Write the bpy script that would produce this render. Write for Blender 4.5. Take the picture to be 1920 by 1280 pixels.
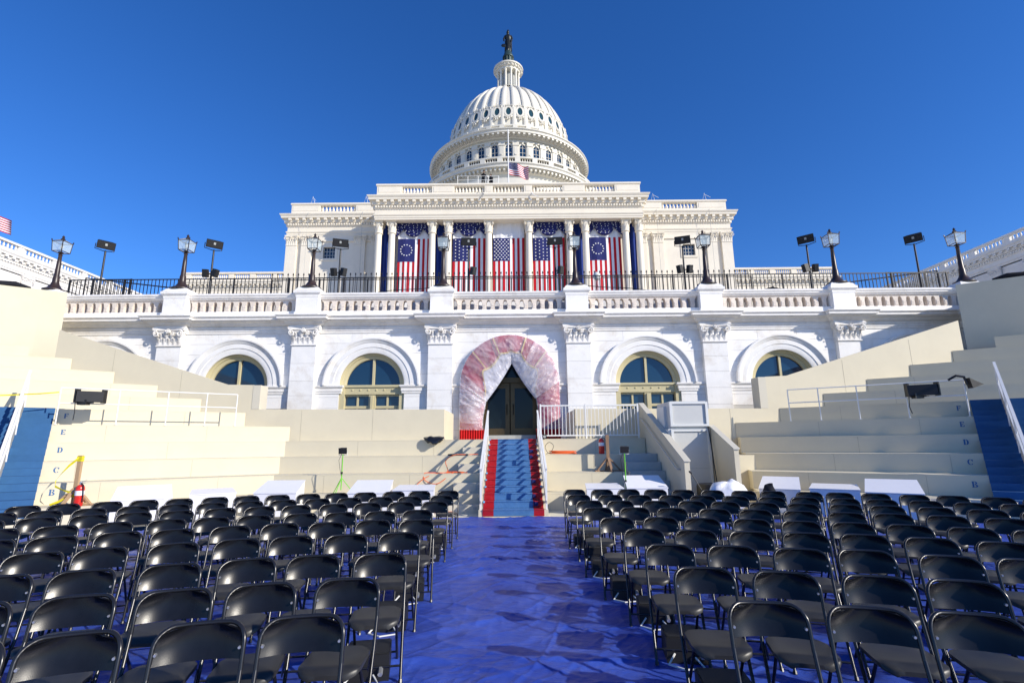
import bpy, bmesh, math, random
import numpy as np
from mathutils import Vector, Matrix, noise as mnoise

random.seed(7)
rng = np.random.default_rng(7)
PI = math.pi
R = math.radians
scene = bpy.context.scene
for o in list(bpy.data.objects):
    bpy.data.objects.remove(o, do_unlink=True)
COL = scene.collection

# ------------------------------------------------------------------ camera
EYE = 1.68
cam_data = bpy.data.cameras.new("camera")
cam_data.sensor_width = 36.0
cam_data.lens = 940.0 / 1920.0 * 36.0
cam_data.clip_start = 0.05
cam_data.clip_end = 5000.0
cam = bpy.data.objects.new("camera", cam_data)
COL.objects.link(cam)
cam.location = (0.0, 0.0, EYE)
_m = Matrix.Rotation(R(90 + 11.54), 4, 'X') @ Matrix.Rotation(R(-0.5), 4, 'Z')
cam.rotation_euler = _m.to_euler()
scene.camera = cam

# ------------------------------------------------------------------ sky, sun, exposure
SUN_EL = R(26.0)
SUN_AZ = R(59.0)                     # from straight behind the camera towards its right
to_sun = Vector((math.sin(SUN_AZ) * math.cos(SUN_EL), -math.cos(SUN_AZ) * math.cos(SUN_EL), math.sin(SUN_EL)))
world = bpy.data.worlds.new("World")
scene.world = world
world.use_nodes = True
wn = world.node_tree
for n in list(wn.nodes):
    wn.nodes.remove(n)
w_out = wn.nodes.new("ShaderNodeOutputWorld")
w_bg = wn.nodes.new("ShaderNodeBackground")
w_sky = wn.nodes.new("ShaderNodeTexSky")
w_sky.sky_type = 'NISHITA'
w_sky.sun_disc = False
w_sky.sun_elevation = SUN_EL
w_sky.sun_rotation = math.atan2(to_sun.x, to_sun.y)
w_sky.altitude = 0.0
w_sky.air_density = 1.0
w_sky.dust_density = 0.05
w_sky.ozone_density = 4.0
w_hsv = wn.nodes.new("ShaderNodeHueSaturation")
w_hsv.inputs['Saturation'].default_value = 1.22
w_hsv.inputs['Value'].default_value = 1.0
wn.links.new(w_sky.outputs[0], w_hsv.inputs['Color'])
w_tint = wn.nodes.new("ShaderNodeMix"); w_tint.data_type = 'RGBA'; w_tint.blend_type = 'MULTIPLY'; w_tint.inputs[0].default_value = 1.0
w_tint.inputs[7].default_value = (.585, .705, 1.0, 1.0)          # deep clear winter sky
wn.links.new(w_hsv.outputs[0], w_tint.inputs[6])
wn.links.new(w_tint.outputs[2], w_bg.inputs[0])
w_bg.inputs[1].default_value = 0.132
wn.links.new(w_bg.outputs[0], w_out.inputs[0])

sun_data = bpy.data.lights.new("sun", 'SUN')
sun_data.energy = 4.2
sun_data.angle = R(0.53)
sun_data.color = (1.0, 0.93, 0.81)
sun = bpy.data.objects.new("sun", sun_data)
COL.objects.link(sun)
sun.rotation_euler = to_sun.to_track_quat('Z', 'Y').to_euler()
sun.location = to_sun * 150

vs = scene.view_settings
vs.view_transform = 'Standard'
vs.look = 'None'
vs.exposure = 0.42
vs.gamma = 1.0
vs.use_curve_mapping = False
scene.render.engine = 'CYCLES'
scene.cycles.max_bounces = 6
scene.cycles.transparent_max_bounces = 12

# ------------------------------------------------------------------ mesh helpers
class MB:
    def __init__(self):
        self.v = []; self.f = []; self.m = []
    def add(self, vs_, fs, m=0):
        o = len(self.v)
        self.v.extend(vs_)
        for f in fs:
            self.f.append(tuple(i + o for i in f)); self.m.append(m)
        return self
    def box(self, x0, x1, y0, y1, z0, z1, m=0):
        vs_ = [(x0,y0,z0),(x1,y0,z0),(x1,y1,z0),(x0,y1,z0),(x0,y0,z1),(x1,y0,z1),(x1,y1,z1),(x0,y1,z1)]
        return self.add(vs_, [(0,3,2,1),(4,5,6,7),(0,1,5,4),(1,2,6,5),(2,3,7,6),(3,0,4,7)], m)
    def prism(self, poly, a, b, axis='z', m=0):
        n = len(poly)
        def mk(p, t):
            if axis == 'z': return (p[0], p[1], t)
            if axis == 'y': return (p[0], t, p[1])
            return (t, p[0], p[1])
        vs_ = [mk(p, a) for p in poly] + [mk(p, b) for p in poly]
        fs = [tuple(range(n))[::-1], tuple(range(n, 2*n))]
        fs += [(i, (i+1) % n, (i+1) % n + n, i + n) for i in range(n)]
        return self.add(vs_, fs, m)
    def tube(self, pts, r, n=8, m=0, closed=False, caps=True):
        pts = [Vector(p) for p in pts]
        k = len(pts)
        rs = r if isinstance(r, (list, tuple)) else [r] * k
        up = None
        vs_ = []
        for i, p in enumerate(pts):
            if closed:
                d = pts[(i+1) % k] - pts[i-1]
            else:
                d = pts[min(i+1, k-1)] - pts[max(i-1, 0)]
            if d.length < 1e-9: d = Vector((0, 0, 1))
            d.normalize()
            if up is None:
                up = Vector((0, 0, 1)) if abs(d.z) < 0.9 else Vector((1, 0, 0))
            s = d.cross(up); s.normalize()
            up = s.cross(d); up.normalize()
            for j in range(n):
                a = 2 * PI * j / n
                q = p + (s * math.cos(a) + up * math.sin(a)) * rs[i]
                vs_.append(tuple(q))
        fs = []
        for i in range(k if closed else k - 1):
            for j in range(n):
                a = i * n + j; b = i * n + (j+1) % n
                c = ((i+1) % k) * n + (j+1) % n; d = ((i+1) % k) * n + j
                fs.append((a, b, c, d))
        if caps and not closed:
            fs.append(tuple(range(n))[::-1]); fs.append(tuple((k-1)*n + j for j in range(n)))
        return self.add(vs_, fs, m)
    def bar(self, p, q, w, h, m=0):
        """square bar from p to q, w across, h in the other direction"""
        p = Vector(p); q = Vector(q); d = (q - p).normalized()
        up = Vector((0, 0, 1)) if abs(d.z) < 0.95 else Vector((0, 1, 0))
        s = d.cross(up).normalized(); u = s.cross(d).normalized()
        vs_ = []
        for c in (p, q):
            for a, b in ((-1,-1),(1,-1),(1,1),(-1,1)):
                vs_.append(tuple(c + s * (a*w/2) + u * (b*h/2)))
        return self.add(vs_, [(0,1,2,3),(7,6,5,4),(0,4,5,1),(1,5,6,2),(2,6,7,3),(3,7,4,0)], m)
    def lathe(self, prof, cx=0, cy=0, n=24, m=0, a0=0.0, a1=2*PI, cz=0):
        full = abs(a1 - a0 - 2*PI) < 1e-6
        k = n if full else n + 1
        vs_ = []
        for (r, z) in prof:
            for j in range(k):
                a = a0 + (a1 - a0) * j / n
                vs_.append((cx + r*math.cos(a), cy + r*math.sin(a), z + cz))
        fs = []
        for i in range(len(prof) - 1):
            for j in range(n):
                j2 = (j+1) % k if full else j + 1
                fs.append((i*k+j, i*k+j2, (i+1)*k+j2, (i+1)*k+j))
        if full:
            if prof[0][0] > 1e-6: fs.append(tuple(range(k))[::-1])
            if prof[-1][0] > 1e-6: fs.append(tuple((len(prof)-1)*k + j for j in range(k)))
        return self.add(vs_, fs, m)
    def arc_sweep(self, cx, cz, prof, a0=0.0, a1=PI, n=32, m=0, closed=True):
        """profile [(r, y)] swept round an axis along Y through (cx, cz)"""
        k = len(prof); vs_ = []
        for i in range(n + 1):
            a = a0 + (a1 - a0) * i / n
            for (r, y) in prof:
                vs_.append((cx + r*math.cos(a), y, cz + r*math.sin(a)))
        fs = []
        kk = k if closed else k - 1
        for i in range(n):
            for j in range(kk):
                fs.append((i*k+j, i*k+(j+1) % k, (i+1)*k+(j+1) % k, (i+1)*k+j))
        if closed:
            fs.append(tuple(range(k))); fs.append(tuple(n*k + j for j in range(k))[::-1])
        return self.add(vs_, fs, m)
    def sweep(self, path, prof, m=0, closed=False):
        """plan path (x, y), profile [(outward, z)]; outward is to the right of travel seen from above"""
        path = [Vector((p[0], p[1])) for p in path]
        n = len(path); k = len(prof); vs_ = []
        def nrm(a, b):
            d = (b - a).normalized(); return Vector((d.y, -d.x))
        for i, p in enumerate(path):
            if closed:
                n1 = nrm(path[i-1], p); n2 = nrm(p, path[(i+1) % n])
            else:
                n1 = nrm(path[max(i-1, 0)], path[max(i, 1)]); n2 = nrm(path[min(i, n-2)], path[min(i+1, n-1)])
            b = n1 + n2
            b = b / max(0.25, (1 + n1.dot(n2)))
            for (o, z) in prof:
                q = p + b * o
                vs_.append((q.x, q.y, z))
        fs = []
        for i in range(n if closed else n - 1):
            i2 = (i + 1) % n
            for j in range(k - 1):
                fs.append((i*k+j, i2*k+j, i2*k+j+1, i*k+j+1))
        if not closed:
            fs.append(tuple(range(k))[::-1]); fs.append(tuple((n-1)*k + j for j in range(k)))
        return self.add(vs_, fs, m)
    def grid(self, fn, nu, nv, m=0, mfn=None):
        vs_ = [tuple(fn(i / nu, j / nv)) for j in range(nv + 1) for i in range(nu + 1)]
        o = len(self.v); self.v.extend(vs_)
        for j in range(nv):
            for i in range(nu):
                a = j * (nu + 1) + i
                self.f.append((o+a, o+a+1, o+a+nu+2, o+a+nu+1))
                self.m.append(mfn((i + .5) / nu, (j + .5) / nv) if mfn else m)
        return self
    def xf(self, mat):
        self.v = [tuple(mat @ Vector(p)) for p in self.v]
        return self

def build(name, mb, mats, recalc=True, smooth=None):
    me = bpy.data.meshes.new(name)
    me.from_pydata(mb.v, [], mb.f)
    if not isinstance(mats, (list, tuple)): mats = [mats]
    for mt in mats: me.materials.append(mt)
    if len(mats) > 1: me.polygons.foreach_set('material_index', mb.m)
    if recalc:
        bm = bmesh.new(); bm.from_mesh(me)
        bmesh.ops.recalc_face_normals(bm, faces=bm.faces[:])
        bm.to_mesh(me); bm.free()
    if smooth is not None:
        me.polygons.foreach_set('use_smooth', [True] * len(me.polygons))
        if smooth < 180: me.set_sharp_from_angle(angle=R(smooth))
    me.update()
    return me

ORG = {}
def thing(name, label, cat, loc=(0, 0, 0), rotz=0.0, group=None, kind=None):
    o = bpy.data.objects.new(name, None)
    o.empty_display_size = 0.2
    COL.objects.link(o)
    o.location = loc; o.rotation_euler = (0, 0, rotz)
    ORG[o] = Vector(loc)
    if label: o['label'] = label
    if cat: o['category'] = cat
    if group: o['group'] = group
    if kind: o['kind'] = kind
    return o

def obj(name, mb, mats, parent=None, recalc=True, smooth=None, label=None, cat=None, group=None, kind=None, mesh=None, at=None):
    """mb is in world coordinates; the mesh is stored relative to its thing's origin"""
    if mesh is None:
        if parent is not None:
            off = ORG[parent]
            if off.length > 0: mb.v = [(p[0]-off.x, p[1]-off.y, p[2]-off.z) for p in mb.v]
        elif at is not None:
            mb.v = [(p[0]-at[0], p[1]-at[1], p[2]-at[2]) for p in mb.v]
        mesh = build(name, mb, mats, recalc, smooth)
    o = bpy.data.objects.new(name, mesh)
    COL.objects.link(o)
    if parent is not None:
        o.parent = parent
        ORG[o] = ORG[parent]
    if at is not None: o.location = at
    if label: o['label'] = label
    if cat: o['category'] = cat
    if group: o['group'] = group
    if kind: o['kind'] = kind
    return o

KIDS = {}
def dup(root, loc, rotz=0.0, label=None, group=None):
    def rec(src, par):
        c = src.copy(); COL.objects.link(c)
        c.parent = par
        for ch in src.children: rec(ch, c)
        return c
    r = rec(root, None)
    r.location = loc; r.rotation_euler = (0, 0, rotz)
    ORG[r] = Vector(loc)
    if label: r['label'] = label
    if group: r['group'] = group
    return r

# ------------------------------------------------------------------ materials
MATS = {}
def mat(name, col, rough=0.6, spec=0.4, metal=0.0, var=0.0, vscale=3.0, bump=0.0, bscale=40.0, stain=None, sscale=1.2,
        samt=0.5, objvar=0.0, alpha=1.0, coat=0.0, stretch=(1, 1, 1), bdetail=6.0, bdist=0.02):
    if name in MATS: return MATS[name]
    mt = bpy.data.materials.new(name); MATS[name] = mt
    mt.use_nodes = True
    nt = mt.node_tree; N = nt.nodes; L = nt.links
    b = N['Principled BSDF']
    b.inputs['Roughness'].default_value = rough
    b.inputs['Specular IOR Level'].default_value = spec
    b.inputs['Metallic'].default_value = metal
    if coat: b.inputs['Coat Weight'].default_value = coat; b.inputs['Coat Roughness'].default_value = 0.08
    if alpha < 1: b.inputs['Alpha'].default_value = alpha
    tc = N.new('ShaderNodeTexCoord')
    mp = N.new('ShaderNodeMapping'); mp.inputs['Scale'].default_value = stretch
    geo = N.new('ShaderNodeNewGeometry')
    L.new(geo.outputs['Position'], mp.inputs['Vector'])
    col4 = (*col, 1)
    src = None
    if var or stain or objvar:
        rgb = N.new('ShaderNodeRGB'); rgb.outputs[0].default_value = col4; src = rgb.outputs[0]
        if var:
            nz = N.new('ShaderNodeTexNoise'); nz.inputs['Scale'].default_value = vscale; nz.inputs['Detail'].default_value = 8
            nz.inputs['Roughness'].default_value = 0.65
            L.new(mp.outputs[0], nz.inputs['Vector'])
            mr = N.new('ShaderNodeMapRange'); mr.inputs[1].default_value = 0.3; mr.inputs[2].default_value = 0.7
            mr.inputs[3].default_value = 1 - var; mr.inputs[4].default_value = 1 + var * 0.5
            L.new(nz.outputs[0], mr.inputs[0])
            mx = N.new('ShaderNodeMix'); mx.data_type = 'RGBA'; mx.blend_type = 'MULTIPLY'; mx.inputs[0].default_value = 1
            L.new(src, mx.inputs[6]); L.new(mr.outputs[0], mx.inputs[7]); src = mx.outputs[2]
        if objvar:
            oi = N.new('ShaderNodeObjectInfo')
            mr = N.new('ShaderNodeMapRange'); mr.inputs[3].default_value = 1 - objvar; mr.inputs[4].default_value = 1 + objvar * .4
            L.new(oi.outputs['Random'], mr.inputs[0])
            mx = N.new('ShaderNodeMix'); mx.data_type = 'RGBA'; mx.blend_type = 'MULTIPLY'; mx.inputs[0].default_value = 1
            L.new(src, mx.inputs[6]); L.new(mr.outputs[0], mx.inputs[7]); src = mx.outputs[2]
        if stain:
            nz = N.new('ShaderNodeTexNoise'); nz.inputs['Scale'].default_value = sscale; nz.inputs['Detail'].default_value = 7
            nz.inputs['Roughness'].default_value = 0.7; nz.inputs['Distortion'].default_value = 0.4
            L.new(mp.outputs[0], nz.inputs['Vector'])
            mr = N.new('ShaderNodeMapRange'); mr.inputs[1].default_value = 0.52; mr.inputs[2].default_value = 0.78
            mr.inputs[3].default_value = 0; mr.inputs[4].default_value = samt; mr.clamp = True
            L.new(nz.outputs[0], mr.inputs[0])
            mx = N.new('ShaderNodeMix'); mx.data_type = 'RGBA'
            L.new(mr.outputs[0], mx.inputs[0]); L.new(src, mx.inputs[6]); mx.inputs[7].default_value = (*stain, 1); src = mx.outputs[2]
        L.new(src, b.inputs['Base Color'])
    else:
        b.inputs['Base Color'].default_value = col4
    if bump:
        nz = N.new('ShaderNodeTexNoise'); nz.inputs['Scale'].default_value = bscale; nz.inputs['Detail'].default_value = bdetail
        L.new(mp.outputs[0], nz.inputs['Vector'])
        bp = N.new('ShaderNodeBump'); bp.inputs['Strength'].default_value = bump; bp.inputs['Distance'].default_value = bdist
        L.new(nz.outputs[0], bp.inputs['Height']); L.new(bp.outputs[0], b.inputs['Normal'])
    return mt

M_MARBLE = mat('white marble', (.88, .86, .825), .55, .35, var=.07, vscale=2.2, bump=.25, bscale=25, stain=(.56, .48, .37), sscale=.9, samt=.75, objvar=.05)
M_MARBLE2 = mat('weathered marble trim', (.84, .81, .765), .6, .3, var=.09, vscale=4, bump=.3, bscale=30, stain=(.50, .44, .35), sscale=1.6, samt=.6)
M_BALU = mat('weathered marble balusters', (.75, .665, .575), .65, .3, var=.12, vscale=6, bump=.3, bscale=40, stain=(.52, .40, .31), sscale=2.2, samt=.65, objvar=.08)
M_JOINT = mat('joint mortar', (.55, .53, .49), .9, .1)
M_STONE = mat('cream painted stone', (.82, .75, .62), .6, .3, var=.05, vscale=.8, stain=(.60, .54, .44), sscale=.35, samt=.35)
M_WING = mat('grey white marble', (.76, .735, .70), .6, .3, var=.08, vscale=.7, stain=(.50, .44, .37), sscale=.3, samt=.5)
M_DOME = mat('white painted cast iron', (.72, .68, .58), .5, .4, var=.05, vscale=.6, stain=(.60, .56, .48), sscale=.3, samt=.3)
M_BRONZE = mat('dark bronze statue', (.030, .034, .032), .42, .5, metal=.6, var=.3, vscale=3)
M_BRONZEG = mat('green bronze pedestal', (.035, .065, .062), .5, .5, metal=.3, var=.25, vscale=2)
M_CREAM = mat('cream painted plywood', (.665, .600, .445), .62, .3, var=.05, vscale=1.1, bump=.06, bscale=60, stain=(.55, .49, .37), sscale=.8, samt=.3, objvar=.03)
M_SEAM = mat('plywood joint shadow gap', (.36, .32, .24), .8, .2)
M_CREAM2 = mat('cream painted trim', (.61, .565, .455), .55, .35, var=.03, vscale=3)
M_WHITE = mat('white painted metal', (.80, .79, .75), .4, .45, var=.03, vscale=5)
M_BOXW = mat('white laminate', (.80, .79, .80), .35, .45, var=.03, vscale=3)
M_GREYP = mat('grey painted metal', (.56, .56, .53), .45, .45, var=.04, vscale=4)
M_GREYF = mat('pale grey frame', (.70, .70, .66), .4, .45)
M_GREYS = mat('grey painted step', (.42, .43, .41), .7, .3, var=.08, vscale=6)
M_BLACK = mat('black painted metal', (.012, .012, .013), .38, .5)
M_IRON = mat('black iron fence', (.014, .014, .016), .5, .4)
M_LAMPB = mat('dark brown cast iron', (.035, .022, .018), .38, .5, var=.25, vscale=9, stain=(.12, .055, .035), sscale=5, samt=.5)
M_PLASTB = mat('black chair plastic', (.0080, .0085, .0110), .25, .27, var=.25, vscale=14, bump=.05, bscale=300, bdist=.004)
M_SEATB = mat('dark seat plastic', (.030, .029, .027), .42, .45, var=.3, vscale=9, bump=.05, bscale=260, bdist=.004, objvar=.2)
M_TUBE = mat('black enamel tube', (.013, .013, .015), .26, .5)
M_SPK = mat('black speaker cabinet', (.014, .014, .015), .5, .4, bump=.2, bscale=120)
M_GRILLE = mat('speaker grille', (.022, .022, .024), .6, .3, bump=.5, bscale=90)
M_GOLD = mat('ochre painted frame', (.55, .485, .29), .5, .4, var=.06, vscale=5)
M_GLASS = mat('dark window glass', (.008, .032, .070), .04, .8)
M_GLASSB = mat('green window glass', (.025, .065, .075), .10, .8)
M_RED = mat('flag red', (.46, .012, .022), .8, .2, var=.06, vscale=3)
M_FWHITE = mat('flag white', (.78, .78, .80), .8, .2, var=.04, vscale=3)
M_FBLUE = mat('flag navy', (.022, .028, .13), .8, .2, var=.1, vscale=3)
M_DRBLUE = mat('blue drape', (.012, .035, .20), .75, .25, var=.12, vscale=2)
M_CARPB = mat('blue carpet under plastic', (.075, .19, .40), .28, .5, var=.12, vscale=9, bump=.35, bscale=14, stain=(.16, .30, .50), sscale=7, samt=.6)
M_CARPR = mat('red carpet under plastic', (.40, .012, .018), .3, .5, var=.15, vscale=9, bump=.35, bscale=14, stain=(.5, .06, .07), sscale=7, samt=.5)
M_AISLE = mat('blue aisle carpet', (.038, .120, .27), .8, .2, var=.10, vscale=5, bump=.25, bscale=200, objvar=.06)
M_TAPE = mat('blue masking tape', (.12, .42, .72), .6, .3)
M_YEL = mat('yellow caution tape', (.72, .62, .02), .4, .4)
M_TIMBER = mat('bare timber', (.48, .32, .18), .8, .2, var=.2, vscale=4, stretch=(8, 8, .8), stain=(.34, .20, .10), sscale=2, samt=.5)
M_TIMBERD = mat('brown timber', (.30, .19, .12), .8, .2, var=.2, vscale=4, stretch=(8, 8, .8))
M_EXT = mat('red extinguisher paint', (.62, .025, .015), .25, .5)
M_GREEN = mat('lime green stand', (.16, .55, .03), .4, .4)
M_ORANGE = mat('orange cable', (.75, .13, .03), .5, .4)
M_BAG = mat('black bin bag', (.010, .010, .011), .22, .6, bump=.4, bscale=20)
M_BAGW = mat('white plastic bag', (.80, .80, .82), .35, .4, bump=.5, bscale=12)
M_LETTER = mat('dark blue stencil paint', (.045, .14, .32), .7, .3)
M_LETTERD = mat('navy stencil paint', (.03, .05, .12), .7, .3)
M_DOORBZ = mat('bronze door', (.11, .078, .036), .4, .5, metal=.5, var=.2, vscale=5)
M_DARK = mat('dark interior', (.02, .018, .016), .9, .1)
M_ALU = mat('aluminium', (.55, .56, .56), .3, .5, metal=.7)
M_SKIN = mat('skin', (.45, .27, .19), .6, .3)
M_CLOTH = mat('black clothing', (.014, .015, .02), .85, .2)
M_GROUND = mat('pale plaza paving', (.58, .53, .44), .85, .2, var=.1, vscale=1.5)
M_FLOOR = mat('cream platform floor', (.66, .62, .50), .7, .3, var=.08, vscale=2)
M_ROOF = mat('grey roof', (.42, .42, .40), .8, .2, var=.1, vscale=.5)
M_DRED = mat('red drape cloth', (.36, .012, .045), .75, .25, var=.15, vscale=6)
M_HEM = mat('bright red pleated cloth', (.52, .012, .014), .7, .25)
M_DGOLD = mat('gold fringe', (.58, .42, .14), .7, .3)

def custom_mat(name):
    mt = bpy.data.materials.new(name); MATS[name] = mt
    mt.use_nodes = True
    return mt, mt.node_tree.nodes, mt.node_tree.links

def m_tarp():
    mt, N, L = custom_mat('blue plastic tarpaulin')
    b = N['Principled BSDF']
    geo = N.new('ShaderNodeNewGeometry')
    n1 = N.new('ShaderNodeTexNoise'); n1.inputs['Scale'].default_value = 1.3; n1.inputs['Detail'].default_value = 9; n1.inputs['Roughness'].default_value = .7
    L.new(geo.outputs['Position'], n1.inputs['Vector'])
    cr = N.new('ShaderNodeValToRGB')
    cr.color_ramp.elements[0].position = .30; cr.color_ramp.elements[0].color = (.016, .036, .25, 1)
    cr.color_ramp.elements[1].position = .72; cr.color_ramp.elements[1].color = (.050, .104, .47, 1)
    L.new(n1.outputs[0], cr.inputs[0])
    L.new(cr.outputs[0], b.inputs['Base Color'])
    # dusty scuffs
    n2 = N.new('ShaderNodeTexNoise'); n2.inputs['Scale'].default_value = 7; n2.inputs['Detail'].default_value = 8
    L.new(geo.outputs['Position'], n2.inputs['Vector'])
    mr = N.new('ShaderNodeMapRange'); mr.inputs[1].default_value = .3; mr.inputs[2].default_value = .7; mr.inputs[3].default_value = .30; mr.inputs[4].default_value = .50
    L.new(n2.outputs[0], mr.inputs[0]); L.new(mr.outputs[0], b.inputs['Roughness'])
    b.inputs['Specular IOR Level'].default_value = .30
    # woven sheet relief: small creases
    mp = N.new('ShaderNodeMapping'); mp.inputs['Rotation'].default_value = (0, 0, .5); mp.inputs['Scale'].default_value = (1, 3.0, 1)
    L.new(geo.outputs['Position'], mp.inputs['Vector'])
    n3 = N.new('ShaderNodeTexNoise'); n3.inputs['Scale'].default_value = 9; n3.inputs['Detail'].default_value = 6; n3.inputs['Distortion'].default_value = 1.2
    L.new(mp.outputs[0], n3.inputs['Vector'])
    bp = N.new('ShaderNodeBump'); bp.inputs['Strength'].default_value = .7; bp.inputs['Distance'].default_value = .010
    L.new(n3.outputs[0], bp.inputs['Height']); L.new(bp.outputs[0], b.inputs['Normal'])
    return mt
M_TARP = m_tarp()

def m_plastic():
    mt, N, L = custom_mat('clear plastic sheeting')
    b = N['Principled BSDF']
    b.inputs['Base Color'].default_value = (.86, .83, .87, 1)
    b.inputs['Roughness'].default_value = .16
    b.inputs['Specular IOR Level'].default_value = .9
    geo = N.new('ShaderNodeNewGeometry')
    n1 = N.new('ShaderNodeTexNoise'); n1.inputs['Scale'].default_value = 1.1; n1.inputs['Detail'].default_value = 5; n1.inputs['Distortion'].default_value = .9
    mp = N.new('ShaderNodeMapping'); mp.inputs['Location'].default_value = (.55, 0, .35)
    L.new(geo.outputs['Position'], mp.inputs['Vector'])
    L.new(mp.outputs[0], n1.inputs['Vector'])
    mr = N.new('ShaderNodeMapRange'); mr.inputs[1].default_value = .38; mr.inputs[2].default_value = .70; mr.inputs[3].default_value = .20; mr.inputs[4].default_value = .40
    L.new(n1.outputs[0], mr.inputs[0]); L.new(mr.outputs[0], b.inputs['Alpha'])
    mp2 = N.new('ShaderNodeMapping'); mp2.inputs['Scale'].default_value = (1, 1, 2.2); mp2.inputs['Rotation'].default_value = (0, .7, 0)
    L.new(geo.outputs['Position'], mp2.inputs['Vector'])
    n2 = N.new('ShaderNodeTexNoise'); n2.inputs['Scale'].default_value = 7; n2.inputs['Detail'].default_value = 6; n2.inputs['Distortion'].default_value = 2.2
    L.new(mp2.outputs[0], n2.inputs['Vector'])
    bp = N.new('ShaderNodeBump'); bp.inputs['Strength'].default_value = .30; bp.inputs['Distance'].default_value = .05
    L.new(n2.outputs[0], bp.inputs['Height']); L.new(bp.outputs[0], b.inputs['Normal'])
    return mt
M_PLASTIC = m_plastic()
M_LGLASS = mat('lantern glass', (.62, .74, .76), .12, .6, alpha=.42)
M_SHEET = mat('milky plastic curtain', (.60, .61, .70), .3, .4, alpha=.84, bump=.15, bscale=3)

# ================================================================== ground and floors
def struct(name, mb, m, **k):
    o = obj(name, mb, m, **k); o['kind'] = 'structure'; return o

struct('ground', MB().box(-600, 600, -300, 900, -1.2, -1.0), M_GROUND)
struct('platform_floor', MB().box(-22, 22, -6, 20.5, -0.30, -0.03), M_FLOOR)
struct('terrace_floor', MB().box(-45, 45, 20.62, 60, 6.6, 7.05), M_GROUND)
struct('landing_floor', MB().box(-2.4, 2.15, 16.22, 21.4, 1.2, 1.826), M_CREAM)

# wrinkled tarpaulin over the whole seating floor
def make_tarp():
    x0, x1, y0, y1 = -10.6, 10.6, -2.2, 12.42
    xs = np.concatenate([np.arange(x0, -2.3, .055), np.arange(-2.3, 2.3, .0125), np.arange(2.3, x1, .055)])
    ys = np.concatenate([np.arange(y0, 1.2, .06), np.arange(1.2, 6.0, .0125), np.arange(6.0, y1, .017)])
    nx, ny = len(xs) - 1, len(ys) - 1
    X, Y = np.meshgrid(xs, ys)
    def vnoise(x, y, seed):
        r_ = np.random.default_rng(seed).random((64, 64))
        xi = np.floor(x).astype(int); yi = np.floor(y).astype(int)
        fx = x - xi; fy = y - yi
        fx = fx*fx*(3-2*fx); fy = fy*fy*(3-2*fy)
        g = lambda a, b: r_[a % 64, b % 64]
        return (g(xi, yi)*(1-fx) + g(xi+1, yi)*fx)*(1-fy) + (g(xi, yi+1)*(1-fx) + g(xi+1, yi+1)*fx)*fy
    Z = np.zeros_like(X)
    wx = X + .5*vnoise(X*.9, Y*.9, 1); wy = Y + .5*vnoise(X*.9, Y*.9, 2)
    for k, (ang, s, st, amp, pw) in enumerate([(.35, 1.6, .35, .010, 12), (-.5, 2.2, .5, .009, 14), (1.2, 1.9, .4, .008, 14), (.1, 3.5, .8, .007, 10), (.75, 3.0, .7, .007, 12), (.8, 6.0, 1.6, .0045, 6), (-.25, 9.0, 2.2, .0035, 4), (1.5, 8.0, 2.5, .003, 4), (.5, 13.0, 4.0, .0025, 3)]):
        u = math.cos(ang)*wx + math.sin(ang)*wy; v = -math.sin(ang)*wx + math.cos(ang)*wy
        n_ = vnoise(u*st, v*s, 10+k)
        Z += 1.35 * amp * (1 - np.abs(2*n_ - 1))**(pw*.75)
    Z += .008 * vnoise(X*.8, Y*.8, 30)
    # overlap folds running across the aisle
    for yf, a in ((4.35, .012), (7.9, .012), (10.9, .018)):
        yy = yf + .10*vnoise(X*1.3, X*0, int(yf*10)) + .02*vnoise(X*5, X*0, int(yf*10)+1)
        Z += a * np.exp(-((Y - yy)/.035)**2) + .5*a*np.exp(-((Y - yy - .12)/.06)**2)
    Z -= .024
    verts = np.stack([X.ravel(), Y.ravel(), Z.ravel()], 1)
    me = bpy.data.meshes.new('blue_tarp')
    nq = nx*ny
    j, i = np.meshgrid(np.arange(ny), np.arange(nx), indexing='ij')
    a = (j*(nx+1) + i).ravel()
    q = np.stack([a, a+1, a+nx+2, a+nx+1], 1)
    me.vertices.add(len(verts)); me.vertices.foreach_set('co', verts.ravel())
    me.loops.add(nq*4); me.loops.foreach_set('vertex_index', q.ravel())
    me.polygons.add(nq); me.polygons.foreach_set('loop_start', np.arange(nq)*4)
    me.polygons.foreach_set('use_smooth', np.ones(nq, bool))
    me.materials.append(M_TARP)
    me.update(); me.validate()
    o = bpy.data.objects.new('blue_tarp', me); COL.objects.link(o)
    o['label'] = 'creased blue plastic tarpaulin spread over the floor under the chairs and aisle'
    o['category'] = 'tarpaulin'
make_tarp()

# ================================================================== ornament helpers
def leaf(mb, base, out, side, h, w, curl, n=4):
    """acanthus-like leaf: base point, outward unit vector, sideways unit vector"""
    base = Vector(base); out = Vector(out); side = Vector(side)
    vs_ = []; fs = []
    prof = [(0, .0, 1.0), (.35, .10, 1.05), (.7, .35, .85), (.95, .85, .55), (.88, 1.15, .18)][:n+1]
    for (t, o_, ww) in prof:
        c = base + Vector((0, 0, h*t)) + out*(curl*o_)
        for s, dip in ((-.5, -.12), (-.22, .06), (0, .16), (.22, .06), (.5, -.12)):
            vs_.append(tuple(c + side*(w*ww*s) + out*(curl*dip)))
    k = 5
    for i in range(len(prof)-1):
        for j in range(k-1):
            fs.append((i*k+j, i*k+j+1, (i+1)*k+j+1, (i+1)*k+j))
    mb.add(vs_, fs)

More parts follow.
